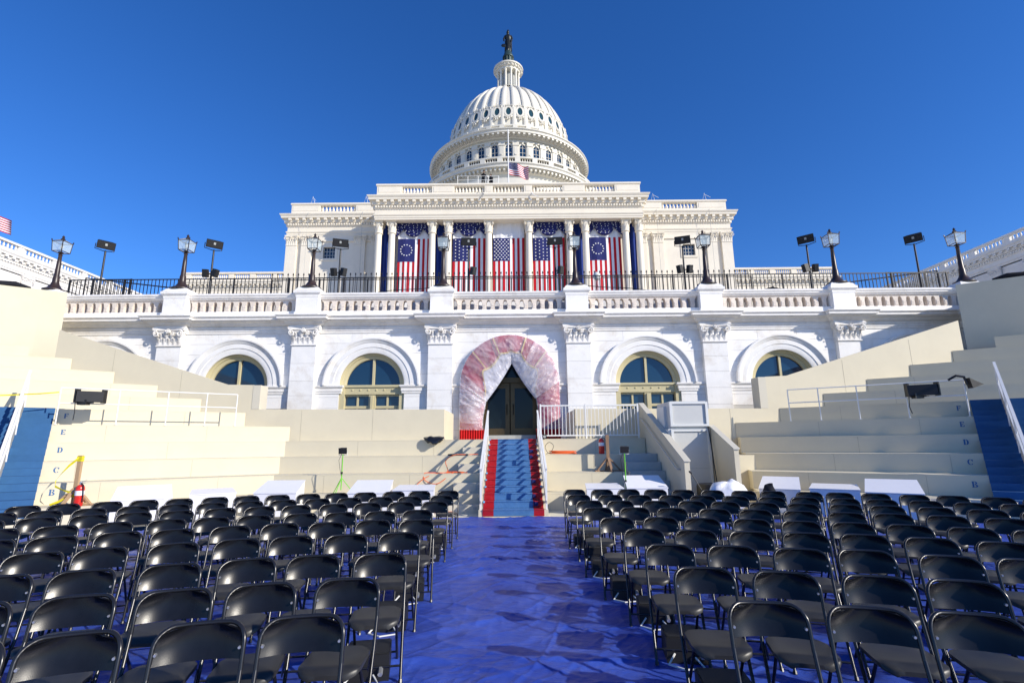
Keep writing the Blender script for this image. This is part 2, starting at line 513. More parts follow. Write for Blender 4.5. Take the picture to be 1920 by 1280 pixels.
def volute(mb, c, out, side, r, thick):
    c = Vector(c); out = Vector(out); side = Vector(side); up = Vector((0, 0, 1))
    pts = []; rs = []
    for i in range(22):
        t = i / 21
        a = PI/2 - t * 2*PI*1.6
        rr = r * (1 - .8*t)
        pts.append(c + side*(rr*math.cos(a)) + up*(rr*math.sin(a)) + out*(.25*r*t)); rs.append(thick*(1 - .45*t))
    mb.tube(pts, rs, 6)

def flat_capital(xc, yf, z0, z1, w):
    """pilaster capital, yf = front face of pilaster shaft"""
    mb = MB(); h = z1 - z0
    hw = w/2
    mb.box(xc-hw-.03, xc+hw+.03, yf-.05, yf+.25, z0-.05, z0)            # astragal
    mb.prism([(xc-hw, z0), (xc+hw, z0), (xc+hw+.05, z1-.14*h), (xc-hw-.05, z1-.14*h)], yf-.02, yf+.25, 'y')
    for k in range(5):
        leaf(mb, (xc + (k-2)*w*.205, yf-.015, z0), (0, -1, 0), (1, 0, 0), h*.42, w*.2, .11)
    for k in range(4):
        leaf(mb, (xc + (k-1.5)*w*.22, yf-.03, z0+h*.22), (0, -1, 0), (1, 0, 0), h*.48, w*.18, .13)
    for s in (-1, 1):
        leaf(mb, (xc + s*(hw+.0), yf+.1, z0), (s, 0, 0), (0, 1, 0), h*.42, .22, .10)
        leaf(mb, (xc + s*hw, yf+.0, z0+h*.2), (s*.7, -.7, 0), (.7, s*.7, 0), h*.55, .2, .13)
        volute(mb, (xc + s*(hw-.02), yf-.15, z1-.33*h), (s*.4, -.9, 0), (s, 0, 0), h*.19, .032)
        volute(mb, (xc + s*(w*.13), yf-.10, z1-.36*h), (0, -1, 0), (s, 0, 0), h*.13, .022)
    # central flower and its leaves
    for k in range(6):
        a = 2*PI*k/6
        p = Vector((xc + .085*math.cos(a), yf-.19, z1-.20*h + .085*math.sin(a)))
        mb.tube([(xc, yf-.16, z1-.20*h), tuple(p)], [.02, .045], 6)
    mb.tube([(xc, yf-.10, z1-.20*h), (xc, yf-.24, z1-.20*h)], [.07, .03], 8)
    # concave abacus
    pts = [(-hw-.13, .25), (-hw-.13, -.17), (-hw*.6, -.12), (0, -.09), (hw*.6, -.12), (hw+.13, -.17), (hw+.13, .25)]
    mb.prism([(xc+a, yf+b) for a, b in pts], z1-.14*h, z1-.06*h)
    mb.prism([(xc+a*1.03, yf+b*1.1) for a, b in pts], z1-.06*h, z1)
    return mb

def round_capital(xc, yc, z0, z1, r):
    mb = MB(); h = z1 - z0
    mb.lathe([(r*1.08, z0-.06*h), (r*1.14, z0-.02*h), (r*1.0, z0+.02*h), (r*1.0, z0+.5*h), (r*1.25, z1-.13*h)], xc, yc, 16)
    for row, (zz, hh, cc, n, ph) in enumerate(((0, .40, .26, 8, 0), (.25, .45, .36, 8, .5))):
        for k in range(n):
            a = 2*PI*(k+ph)/n
            o = (math.cos(a), math.sin(a), 0); s = (-math.sin(a), math.cos(a), 0)
            leaf(mb, (xc+o[0]*r*.98, yc+o[1]*r*.98, z0+zz*h), o, s, hh*h, r*.72, r*cc)
    for k in range(4):
        a = PI/4 + k*PI/2
        o = (math.cos(a), math.sin(a), 0); s = (-math.sin(a), math.cos(a), 0)
        for q in (-1, 1):
            volute(mb, (xc+o[0]*r*1.32 + s[0]*q*.05, yc+o[1]*r*1.32 + s[1]*q*.05, z1-.30*h), s, o, h*.15, r*.08)
    w = r*1.42
    pts = [(-w, -w), (-w*.5, -w*.82), (0, -w*.76), (w*.5, -w*.82), (w, -w)]
    ring = []
    for k in range(4):
        c, s = math.cos(k*PI/2), math.sin(k*PI/2)
        ring += [(xc + c*a - s*b, yc + s*a + c*b) for a, b in pts[:-1]]
    mb.prism(ring, z1-.13*h, z1)
    return mb

def baluster_mesh(h, r, n=10):
    """turned baluster, base at z = 0"""
    mb = MB()
    mb.box(-r, r, -r, r, 0, .07*h)
    mb.lathe([(r*.95, .07*h), (r*.6, .13*h), (r*.85, .22*h), (r*.98, .34*h), (r*.8, .48*h), (r*.5, .66*h), (r*.45, .80*h), (r*.75, .84*h), (r*.5, .88*h), (r*.9, .94*h)], n=n)
    mb.box(-r, r, -r, r, .94*h, h)
    return mb

# ================================================================== lower terrace wall (white marble, arches)
XA = -0.10
YW = 20.0
PIL = [XA + s for s in (-19.05, -13.72, -8.28, -2.78, 2.78, 8.28, 13.72, 19.05)]
PW = .98
terr = thing('terrace_building', 'white marble terrace wall with arched windows and pilasters behind the stage', 'terrace wall', (XA, YW, 0))
BAYS = [(PIL[i] + PIL[i+1]) / 2 for i in range(7)]
ZS = 4.03          # springing line
ROPEN = 1.30
# backing wall with the arched openings left out
bk = MB()
edges = [-25.0] + [b + s*ROPEN for b in BAYS for s in (-1, 1)] + [25.0]
for k in range(0, len(edges), 2):
    bk.box(edges[k], edges[k+1], YW+.012, YW+.60, 0, ZS)
for k in range(0, len(edges), 2):
    bk.box(edges[k], edges[k+1], YW+.012, YW+.60, ZS, 6.2)
for b in BAYS:
    arc = [(b + ROPEN*math.cos(PI*i/24), ZS + ROPEN*math.sin(PI*i/24)) for i in range(25)]
    for i in range(24):
        bk.prism([arc[i+1], arc[i], (arc[i][0], 6.2), (arc[i+1][0], 6.2)], YW+.012, YW+.60, 'y')
obj('wall', bk, M_JOINT, terr)
# facing stones
G = .005
def stone(x0, x1, x0t, x1t, z0, z1, yf=YW, yb=YW+.05, par=terr, m=M_MARBLE):
    mb = MB()
    mb.prism([(x0+G, z0+G), (x1-G, z0+G), (x1t-G, z1-G), (x0t+G, z1-G)], yf, yb, 'y')
    return obj('stone', mb, m, par)
courses = [1.80, 2.24, 2.68, 3.12, 3.56, 4.03, 4.46, 4.89, 5.32, 5.75, 6.17]
for bi, b in enumerate(BAYS):
    L0 = PIL[bi] + PW/2; R0 = PIL[bi+1] - PW/2
    for ci in range(len(courses)-1):
        z0, z1 = courses[ci], courses[ci+1]
        if abs(b) > 10 and z1 < 3.2 or (abs(b - XA) > 1 and z1 < 2.7):
            continue                                          # behind the stands
        def xin(z):
            if z <= ZS: return ROPEN
            d = 1.62**2 - (z-ZS)**2
            return math.sqrt(d) if d > 0 else 0.0
        i0, i1 = xin(z0), xin(z1)
        if z0 >= ZS + 1.40:
            w = (R0-L0)
            cut = [L0, L0+w*(.30 if ci % 2 else .22), L0+w*(.66 if ci % 2 else .52), R0] if ci % 2 else [L0, L0+w*.24, L0+w*.5, L0+w*.78, R0]
            for q in range(len(cut)-1):
                stone(cut[q], cut[q+1], cut[q], cut[q+1], z0, z1)
        else:
            if z0 >= ZS and i1 <= .05: i1 = .3
            stone(L0, b-i0, L0, b-i1, z0, z1)
            stone(b+i0, R0, b+i1, R0, z0, z1)
stone(-25, PIL[0]-PW/2, -25, PIL[0]-PW/2, 1.8, 6.17); stone(PIL[-1]+PW/2, 25, PIL[-1]+PW/2, 25, 1.8, 6.17)
# pilasters
YP = YW - .20
cap_mesh = None
for i, x in enumerate(PIL):
    zc = [1.8, 2.5, 3.15, 3.8, 4.45, 5.06, 5.66] if i % 2 else [1.8, 2.3, 3.0, 3.62, 4.2, 4.9, 5.66]
    pil = obj('pilaster', MB().box(x-PW/2+.012, x+PW/2-.012, YP+.012, YW+.2, 1.8, 6.3), M_JOINT, terr)
    for q in range(len(zc)-1):
        mb = MB().box(x-PW/2, x+PW/2, YP, YW+.18, zc[q]+G, zc[q+1]-G)
        obj('stone', mb, M_MARBLE, pil)
    if cap_mesh is None:
        mb = flat_capital(0, 0, 0, .68, PW)
        cap_mesh = build('capital', mb, M_MARBLE2, True, 40)
    c = obj('capital', None, None, pil, mesh=cap_mesh)
    c.location = (x - XA, YP - YW, 5.68)
# entablature with breaks over the pilasters
path = [(-25.0, YW)]
for x in PIL:
    hw = .56
    path += [(x-hw, YW), (x-hw, YW-.24), (x+hw, YW-.24), (x+hw, YW)]
path += [(25.0, YW)]
obj('architrave', MB().sweep(path, [(-.3, 6.17), (.03, 6.17), (.03, 6.25), (.055, 6.26), (.055, 6.34), (.09, 6.37), (.09, 6.40), (-.3, 6.40)]), M_MARBLE2, terr)
obj('cornice', MB().sweep(path, [(-.3, 6.40), (.05, 6.40), (.07, 6.45), (.16, 6.50), (.22, 6.57), (.36, 6.62), (.37, 6.655), (.43, 6.655), (.43, 6.735), (.46, 6.75), (.49, 6.79), (.49, 6.81), (.10, 6.85), (-.3, 6.85)]), M_MARBLE2, terr)
# balustrade
obj('plinth', MB().box(-25, 25, YW-.015, YW+.42, 6.85, 7.11), M_MARBLE, terr)
rail = obj('coping', MB().sweep([(-25, YW), (25, YW)], [(-.45, 7.62), (.0, 7.62), (.03, 7.66), (.08, 7.70), (.08, 7.76), (.12, 7.78), (.12, 7.84), (.02, 7.89), (-.45, 7.89)]), M_MARBLE2, terr)
PITCH = .345
def arch_baluster():
    mb = MB(); w = .082; hp = PITCH/2 - .0015; h = .51
    pr = [(-w-.018, 0), (w+.018, 0), (w+.018, .04), (w, .055), (w, .30), (w+.012, .31), (w+.012, .34)]
    for i in range(1, 7):
        a = PI/2 * i/6
        pr.append((hp - (hp-w-.012)*math.cos(a), .34 + .10*math.sin(a)))
    pr += [(hp, h)]
    pr += [(-x, z) for x, z in pr[::-1]]
    mb.prism(pr, 0, .26, 'y')
    mb.box(-.055, .055, -.012, .0, .08, .17)                      # little raised panels on the front
    mb.box(-.055, .055, -.012, .0, .185, .275)
    return mb
bal_mesh = build('baluster', arch_baluster(), M_BALU)
for bi, b in enumerate(BAYS):
    for k in range(13):
        x = b + (k-6)*PITCH
        o = obj('baluster', None, None, terr, mesh=bal_mesh); o.location = (x-XA, .06, 7.11)
pier_mesh = None
for i, x in enumerate(PIL):
    if pier_mesh is None:
        mb = MB()
        mb.box(-.49, .49, -.26, .45, 6.85, 7.02); mb.box(-.455, .455, -.225, .42, 7.02, 7.62)
        mb.sweep([(-.455, .42), (-.455, -.225), (.455, -.225), (.455, .42)], [(-.2, 7.62), (.0, 7.62), (.02, 7.68), (.02, 7.74), (.06, 7.78), (.10, 7.82), (.10, 7.92), (.06, 7.94), (-.02, 8.06), (-.08, 8.09), (-.2, 8.10)])
        mb.box(-.38, .38, -.15, .35, 8.05, 8.105)
        pier_mesh = build('pier', mb, M_MARBLE)
    o = obj('pier', None, None, terr, mesh=pier_mesh); o.location = (x-XA, 0, 0)

# arches, imposts, windows
arch_mesh = build('archivolt', MB().arc_sweep(0, ZS, [(1.30, .30), (1.30, -.03), (1.36, -.05), (1.52, -.05), (1.54, -.075), (1.72, -.075), (1.74, -.10), (1.80, -.12), (1.86, -.17), (1.93, -.17), (1.93, .02)], n=48), M_MARBLE, True, 30)
def impost_mb(x0, x1):
    mb = MB()
    mb.sweep([(x0, .3), (x0, 0), (x1, 0), (x1, .3)], [(-.05, 3.70), (.03, 3.70), (.03, 3.78), (.055, 3.79), (.055, 3.90), (.09, 3.94), (.11, 3.97), (.11, 4.03), (-.05, 4.03)])
    return mb
win_parts = None
for bi, b in enumerate(BAYS):
    a = obj('archivolt', None, None, terr, mesh=arch_mesh); a.location = (b-XA, 0, 0)
    for s in (-1, 1):
        xe = (PIL[bi+1] - PW/2 - b) if s > 0 else (b - PIL[bi] - PW/2)
        mb = impost_mb(*( (1.24, xe+.0) if s > 0 else (-xe, -1.24) ))
        mb.v = [(p[0]+b, p[1]+YW, p[2]) for p in mb.v]
        obj('impost', mb, M_MARBLE2, terr)
    if bi == 3: continue
    if win_parts is None:
        fr = MB()
        fr.arc_sweep(0, ZS, [(1.298, .02), (1.298, .40), (1.08, .40), (1.08, .20), (1.13, .17), (1.20, .15), (1.22, .10), (1.27, .08)], n=40)
        fr.box(-1.298, -1.10, .06, .40, 1.9, ZS); fr.box(1.10, 1.298, .06, .40, 1.9, ZS)
        fr.box(-.045, .045, .20, .34, ZS+.0, ZS+1.10)
        tr2 = MB()
        for k in range(6):
            x = -.8 + k*.32
            tr2.tube([(x, .13, 3.85), (x, .10, 3.85)], [.04, .02], 8)
        mu = MB()
        mu.box(-.13, .13, .13, .36, 1.9, 3.67); mu.box(-.05, .05, .08, .13, 1.9, 3.62)
        for s in (-1, 1):
            mu.box(s*.60-.035, s*.60+.035, .22, .34, 1.9, 3.67)
            mu.box(min(s*.13, s*1.1), max(s*.13, s*1.1), .19, .35, 3.12, 3.22)
            mu.box(min(s*.13, s*1.1), max(s*.13, s*1.1), .19, .35, 3.60, 3.66)
        panes = []
        for s in (-1, 1):
            arc = [(s*.04, ZS)] + [(s*1.09*math.cos(PI/2*i/16) if i < 16 else s*.04, ZS + 1.09*math.sin(PI/2*i/16)) for i in range(17)]
            panes.append(build('pane', MB().prism(arc, .285, .295, 'y'), M_GLASS))
            for (xa, xb) in ((.12, .57), (.63, 1.11)):
                panes.append(build('pane', MB().box(min(s*xa, s*xb), max(s*xa, s*xb), .275, .285, 3.2, 3.62), M_GLASS))
                panes.append(build('pane', MB().box(min(s*xa, s*xb), max(s*xa, s*xb), .275, .285, 1.9, 3.14), M_GLASS))
        win_parts = (build('window', fr, M_GOLD, True, 30), [('rosette_row', build('rosette_row', tr2, M_GOLD)), ('transom', build('transom', MB().box(-1.1, 1.1, .13, .42, 3.74, 3.96).box(-1.1, 1.1, .08, .4, 3.96, 4.05).box(-1.1, 1.1, .10, .4, 3.67, 3.735), M_GOLD)), ('mullion', build('mullion', mu, M_GOLD))], panes)
    w = obj('window', None, None, terr, mesh=win_parts[0]); w.location = (b-XA, 0, 0)
    for nm, me in win_parts[1]: obj(nm, None, None, w, mesh=me)
    for me in win_parts[2]: obj('pane', None, None, w, mesh=me)
    obj('room_back', MB().box(b-1.29, b+1.29, YW+.9, YW+.95, 1.9, 5.4), M_DARK, w).location = (-(b-XA), 0, 0)

# centre doorway
M_DOORGL = mat('dark door glass', (.008, .014, .022), .08, .25)
door = obj('doorway', MB().box(-1.38+XA, -1.10+XA, YW+.35, YW+.8, 1.83, ZS).box(1.10+XA, 1.38+XA, YW+.35, YW+.8, 1.83, ZS).box(-1.3+XA, 1.3+XA, YW+.5, YW+.8, 4.15, 4.35).arc_sweep(XA, ZS, [(1.30, YW+.35), (1.30, YW+.8), (1.08, YW+.8), (1.08, YW+.35)], n=24), M_DOORBZ, terr)
obj('threshold', MB().box(-1.3+XA, 1.3+XA, YW+.2, YW+.95, 1.83, 2.02), M_GREYS, door)
for s in (-1, 1):
    x0, x1 = sorted((XA + s*.02, XA + s*1.09))
    lf = MB()
    for (a, b_, c, d) in ((x0, x0+.17, 2.02, 4.14), (x1-.17, x1, 2.02, 4.14), (x0+.17, x1-.17, 2.02, 2.30), (x0+.17, x1-.17, 3.92, 4.14)):
        lf.box(a, b_, YW+.60, YW+.68, c, d)
    dl = obj('door_leaf', lf, M_DOORBZ, door)
    obj('pane', MB().box(x0+.17, x1-.17, YW+.63, YW+.645, 2.3, 3.92), M_DOORGL, door)
    xh = XA + s*.13
    obj('handle', MB().tube([(xh, YW+.59, 2.85), (xh, YW+.54, 2.87), (xh, YW+.54, 3.25), (xh, YW+.59, 3.27)], .016, 6), M_DARK, door)
obj('fanlight', MB().prism([(XA + 1.08*math.cos(PI*i/20), 4.35 + .78*math.sin(PI*i/20)) for i in range(21)], YW+.62, YW+.64, 'y'), M_DOORGL, door)
obj('room_back', MB().box(XA-1.6, XA+1.6, YW+2.4, YW+2.5, 1.8, 5.6).box(XA-1.6, XA-1.5, YW+.8, YW+2.4, 1.8, 5.6).box(XA+1.5, XA+1.6, YW+.8, YW+2.4, 1.8, 5.6).box(XA-1.6, XA+1.6, YW+.8, YW+2.4, 5.5, 5.6), M_DARK, terr)

# ================================================================== the Capitol behind: portico, side blocks, rear wall
CX = -0.25
cap = thing('domed_building', 'cream domed legislature building with columned portico rising behind the terrace', 'building', (CX, 52.0, 7.0))
YP0, YS0 = 52.0, 56.4
PHW, SHW = 14.95, 26.65
pth_p = [(CX-PHW, YS0+.3), (CX-PHW, YP0), (CX+PHW, YP0), (CX+PHW, YS0+.3)]
pth_l = [(CX-SHW, 75), (CX-SHW, YS0), (CX-PHW+.2, YS0)]
pth_r = [(CX+PHW-.2, YS0), (CX+SHW, YS0), (CX+SHW, 75)]
ENT = [(-.6, 26.25), (0, 26.25), (0, 26.45), (.05, 26.46), (.05, 26.68), (.10, 26.70), (.14, 26.80), (.14, 26.88), (.0, 26.90), (.0, 27.46), (.08, 27.50), (.12, 27.58), (.12, 27.90), (.30, 27.96), (.30, 28.10), (.32, 28.14), (.32, 28.42), (.62, 28.42), (.64, 28.62), (.69, 28.68), (.78, 28.84), (.78, 28.90), (.1, 28.98), (-.6, 28.98)]
def dentils(mb, p, q, z0, z1, off, w, pitch, dep):
    p = Vector(p); q = Vector(q); d = (q-p); L_ = d.length; d.normalize(); nrm = Vector((d.y, -d.x))
    n = int(L_/pitch)
    for i in range(n):
        c = p + d*((i+.5)*L_/n) + nrm*off
        a = c - d*(w/2); b = c + d*(w/2); e = b + nrm*dep; g = a + nrm*dep
        mb.prism([(a.x, a.y), (g.x, g.y), (e.x, e.y), (b.x, b.y)], z0, z1)
for nm, pth in (('portico', pth_p), ('left', pth_l), ('right', pth_r)):
    e = obj('entablature', MB().sweep(pth, ENT), M_STONE, cap)
    md = MB(); dn = MB()
    for i in range(len(pth)-1):
        dentils(md, pth[i], pth[i+1], 28.14, 28.40, .32, .34, .80, .27)
        dentils(dn, pth[i], pth[i+1], 27.62, 27.88, .12, .16, .30, .13)
    obj('modillions', md, M_STONE, e, kind='stuff'); obj('dentils', dn, M_STONE, e, kind='stuff')
obj('portico_soffit', MB().box(CX-PHW+.5, CX+PHW-.5, YP0+.5, YS0, 26.3, 26.5), M_STONE, cap)
obj('portico_wall', MB().box(CX-PHW+.3, CX+PHW-.3, 55.6, 56.0, 7.0, 26.3), M_STONE, cap)
obj('roof', MB().box(CX-SHW+.3, CX+SHW-.3, YS0+.4, 76, 28.2, 29.0).box(CX-PHW+.3, CX+PHW-.3, YP0+.4, YS0+.5, 28.2, 28.9), M_ROOF, cap)
bal_m = build('baluster', baluster_mesh(.80, .17), M_STONE, True, 40)
def parapet(segs, y0, bays, zoff=0.0, hw=None):
    """segs = solid pieces (x0, x1); bays = baluster runs (x0, x1, n)"""
    x0 = min(s[0] for s in segs); x1 = max(s[1] for s in segs)
    p = obj('parapet', MB().box(x0, x1, y0, y0+.55, 28.94, 29.50).box(x0-.05, x1+.05, y0-.06, y0+.61, 28.96, 29.16), M_STONE, cap)
    obj('coping', MB().sweep([(x0, y0+.55), (x0, y0), (x1, y0), (x1, y0+.55)], [(-.55, 30.30), (.0, 30.30), (.04, 30.36), (.10, 30.40), (.10, 30.54), (.06, 30.60), (-.55, 30.60)]), M_STONE, p)
    for (a, b) in segs:
        obj('pedestal', MB().box(a, b, y0+.012, y0+.54, 29.5, 30.3).box(a+.18, b-.18, y0-.02, y0+.02, 29.60, 30.22), M_STONE, p)
    for (a, b, n) in bays:
        for i in range(n):
            o = obj('baluster', None, None, p, mesh=bal_m)
            o.location = (a + (i+.5)*(b-a)/n - CX, y0+.27-52.0, 29.5-7.0)
def sym(a): return [(CX+x0, CX+x1) for x0, x1 in a] + [(CX-x1, CX-x0) for x0, x1 in a]
parapet(sym([(1.75, 2.70), (6.1, 8.65), (12.0, 14.85)]), YP0+.05,
        [(CX-1.75, CX+1.75, 9)] + [(CX+s*a if s > 0 else CX-b, CX+b if s > 0 else CX-a, 9) for s in (-1, 1) for a, b in ((2.70, 6.1), (8.65, 12.0))])
for s in (-1, 1):
    def q(a, b): return (CX+a, CX+b) if s > 0 else (CX-b, CX-a)
    parapet([q(15.0, 18.6), q(22.9, 26.4)], YS0+.05, [q(18.6, 22.9) + (10,)])

# portico columns
CR = .40
shaft = MB().lathe([(CR*1.36, 0), (CR*1.36, .25), (CR*1.22, .3), (CR*1.3, .48), (CR*1.08, .62), (CR*1.0, .7), (CR, 5), (CR*.97, 9), (CR*.86, 15.75)], n=28)
shaft_m = build('column', shaft, M_STONE, True, 40)
capm = build('capital', round_capital(0, 0, 0, 1.32, .41), M_STONE, True, 40)
for s in (-1, 1):
    for x in (2.25, 6.78, 8.60, 13.12, 14.72-.55+.45):
        c = obj('column', None, None, cap, mesh=shaft_m); c.location = (s*x, .78, 9.25-7.0)
        k = obj('capital', None, None, c, mesh=capm); k.location = (0, 0, 15.70)
obj('stylobate', MB().box(CX-PHW-.3, CX+PHW+.3, 51.6, 56, 7.0, 9.25), M_STONE, cap)

# side blocks: wall, pilasters, window
fcap = build('capital', flat_capital(0, 0, 0, 1.22, 1.25), M_STONE, True, 40)
for s in (-1, 1):
    def qx(a, b): return sorted((CX+s*a, CX+s*b))
    xa, xb = qx(PHW-.3, SHW-.05)
    wx0, wx1 = qx(20.75, 22.15)
    sb = MB()
    sb.box(xa, wx0, YS0+.02, YS0+.6, 7, 26.3); sb.box(wx1, xb, YS0+.02, YS0+.6, 7, 26.3)
    sb.box(wx0, wx1, YS0+.02, YS0+.6, 7, 23.45); sb.box(wx0, wx1, YS0+.02, YS0+.6, 24.85, 26.3)
    x_out = CX+s*(SHW-.05)
    sb.box(min(x_out, x_out-s*.6), max(x_out, x_out-s*.6), YS0+.6, 75, 7, 26.3)
    side = obj('side_wall', sb, M_STONE, cap)
    w = obj('window', MB().box(wx0-.28, wx1+.28, YS0-.06, YS0+.1, 24.85, 25.1).box(wx0-.28, wx1+.28, YS0-.06, YS0+.1, 23.2, 23.45).box(wx0-.28, wx0, YS0-.06, YS0+.1, 23.45, 24.85).box(wx1, wx1+.28, YS0-.06, YS0+.1, 23.45, 24.85), M_STONE, cap)
    sash = MB()
    for k in range(5): sash.box(wx0+k*(wx1-wx0)/4-.025, wx0+k*(wx1-wx0)/4+.025, YS0+.22, YS0+.28, 23.45, 24.85)
    for k in range(4): sash.box(wx0, wx1, YS0+.22, YS0+.28, 23.45+k*1.4/3-.025, 23.45+k*1.4/3+.025)
    obj('sash', sash, M_GREYP, w)
    obj('pane', MB().box(wx0, wx1, YS0+.29, YS0+.31, 23.45, 24.85), M_GLASS, w)
    # tall lower window with a pediment, mostly behind the fence
    lw = obj('window', MB().box(*qx(20.3, 22.6), YS0-.08, YS0+.05, 12.2, 17.6).prism([(CX+s*21.45-1.7, 18.2), (CX+s*21.45+1.7, 18.2), (CX+s*21.45, 19.0)], YS0-.35, YS0+.05, 'y').box(*qx(19.9, 23.0), YS0-.3, YS0+.05, 17.9, 18.2), M_STONE, cap)
    obj('pane', MB().box(*qx(20.7, 22.2), YS0-.10, YS0-.085, 12.6, 17.2), M_GLASS, lw)
    for x in (15.75, 17.75, 24.15, 25.95):
        p = obj('pilaster', MB().box(*qx(x-.62, x+.62), YS0-.26, YS0+.1, 7, 25.05), M_STONE, cap)
        k = obj('capital', None, None, p, mesh=fcap); k.location = (s*x, YS0-.26-52.0, 25.05-7.0)
    obj('string_course', MB().box(*qx(PHW, SHW), YS0-.12, YS0+.1, 25.55, 25.75), M_STONE, cap)

# rear wall seen past the side blocks
def long_parapet(mb, p, q, zt, mat_i=0, step=3.6):
    """low-detail balustrade along a wall for far away: plinth, posts, balusters, coping"""
    p = Vector(p); q = Vector(q); d = q-p; L_ = d.length; d.normalize(); n_ = Vector((d.y, -d.x))
    def blk(a, b, o0, o1, z0, z1):
        A = p + d*a; B = p + d*b
        mb.prism([tuple(A+n_*o0), tuple(A+n_*o1), tuple(B+n_*o1), tuple(B+n_*o0)], z0, z1)
    blk(0, L_, -.4, .1, zt-1.66, zt-1.1); blk(0, L_, -.45, .18, zt-.3, zt)
    k = int(L_/step)
    for i in range(k):
        a = i*L_/k
        blk(a, a+.9, -.38, .08, zt-1.1, zt-.3)
        m = 8
        for j in range(m):
            c = a + .9 + (j+.5)*(L_/k-.9)/m
            P = p + d*c
            mb.lathe([(.16, 0), (.09, .12), (.16, .28), (.08, .62), (.14, .8)], P.x-n_.x*.15, P.y-n_.y*.15, 6, cz=zt-1.1)
for s in (-1, 1):
    x0, x1 = sorted((CX+s*26.0, CX+s*55.2))
    rw = obj('rear_wall', MB().box(x0, x1, 81.5, 82.5, 7, 27.0).box(x0, x1, 83, 92, 7, 28.4), M_STONE, cap)
    obj('entablature', MB().sweep([(x0, 90), (x0, 81.5), (x1, 81.5), (x1, 90)], [(o, z+.1) for o, z in ENT]), M_STONE, rw)
    mb = MB(); long_parapet(mb, (x0, 81.4), (x1, 81.4), 30.75)
    obj('parapet', mb, M_STONE, rw, kind='stuff')
    md = MB(); dentils(md, (x0, 81.5), (x1, 81.5), 28.24, 28.5, .32, .34, .80, .27)
    obj('modillions', md, M_STONE, rw, kind='stuff')

# ================================================================== wings running back on both sides
for s, nm, lb in ((-1, 'wing_building', 'sunlit white marble wing with balustrade behind the left lamp posts'),
                  (1, 'wing_building', 'shaded grey marble wing with balustrade behind the right lamp posts')):
    X = s*71.5
    wg = thing(nm, lb, 'building', (X, 75, 0), group=None)
    pth = [(X, 118), (X, 30)] if s < 0 else [(X, 30), (X, 118)]
    # outward must face the centre: travel direction chosen so the right-hand side is inward
    pth = [(X, 118), (X, 30)][::(-1 if s < 0 else 1)]
    obj('wall', MB().box(*sorted((X, X+s*12)), 30.2, 117.8, 6.0, 26.4), M_WING, wg)
    e = obj('entablature', MB().sweep(pth, ENT), M_WING, wg)
    md = MB(); dentils(md, pth[0], pth[1], 28.12, 28.40, .32, .42, 1.05, .28); obj('modillions', md, M_WING, e, kind='stuff')
    dn = MB(); dentils(dn, pth[0], pth[1], 27.62, 27.88, .12, .2, .42, .12); obj('dentils', dn, M_WING, e, kind='stuff')
    obj('roof', MB().box(*sorted((X+s*.4, X+s*12)), 30.4, 117.6, 28.2, 28.9), M_ROOF, wg)
    mb = MB(); long_parapet(mb, pth[0], pth[1], 30.65, step=5.2)
    obj('parapet', mb, M_WING, wg, kind='stuff')
    pm = build('pilaster', MB().box(-.2, .35, -.75, .75, 6, 24.9), M_WING)
    cm = MB(); fc = flat_capital(0, 0, 0, 1.3, 1.5); fc.xf(Matrix.Rotation(R(90 if s < 0 else -90), 4, 'Z'))
    cm = build('capital', fc, M_WING, True, 40)
    for k in range(17):
        y = 34 + k*5.2
        p = obj('pilaster', None, None, wg, mesh=pm); p.location = (-s*.1, y-75, 0)
        if s < 0: p.scale = (1, 1, 1)
        c = obj('capital', None, None, p, mesh=cm); c.location = (-s*.25, 0, 24.95)
        wn_ = obj('window', MB().box(*sorted((X-s*.16, X+s*.1)), y+1.5, y+3.7, 22.0, 24.3).box(*sorted((X-s*.4, X+s*.1)), y+1.2, y+4.0, 24.3, 24.6), M_WING, wg)
        obj('pane', MB().box(*sorted((X-s*.17, X-s*.165)), y+1.75, y+3.45, 22.2, 24.1), M_GLASS, wn_)

# ================================================================== dome
DX, DY = -0.30, 100.0
dome = thing('dome', 'tiered white dome with ribs, lantern and ringed windows above the portico', 'dome', (DX, DY, 28.0))
def ring(name, prof, m=M_DOME, n=108, par=dome, smooth=30):
    return obj(name, MB().lathe(prof, DX, DY, n), m, par, smooth=smooth)
ring('skirt', [(20.2, 28), (20.2, 33), (19.4, 33.2), (19.4, 40), (16.9, 40.2), (16.9, 46.3), (18.2, 46.4), (18.2, 48.2), (17.3, 48.5), (17.4, 48.8), (17.5, 49.3), (17.9, 49.5), (18.0, 49.9), (19.0, 50.0), (19.0, 50.35), (19.25, 50.6), (19.25, 50.8), (18.0, 50.95), (15.0, 51.1)])
def radial_boxes(name, n, r0, r1, z0, z1, w, par, ph=0.0, m=M_DOME, kind=None):
    mb = MB()
    for k in range(n):
        a = -PI/2 + 2*PI*(k+ph)/n
        if math.sin(a) > .25: continue
        c, s = math.cos(a), math.sin(a)
        P = [(r0, -w/2), (r1, -w/2), (r1, w/2), (r0, w/2)]
        mb.prism([(DX + c*x - s*y, DY + s*x + c*y) for x, y in P], z0, z1)
    return obj(name, mb, m, par, kind=kind)
def radial_pieces(name, n, r0, r1, z0, z1, w, par, ph=0.0, m=M_DOME):
    me = build(name, MB().box(r0, r1, -w/2, w/2, z0-28.0, z1-28.0), m)
    for k in range(n):
        a = -PI/2 + 2*PI*(k+ph)/n
        if math.sin(a) > .25: continue
        obj(name, None, None, par, mesh=me).rotation_euler = (0, 0, a)
sk = radial_boxes('brackets', 144, 17.4, 18.7, 49.45, 49.95, .34, dome, kind='stuff')
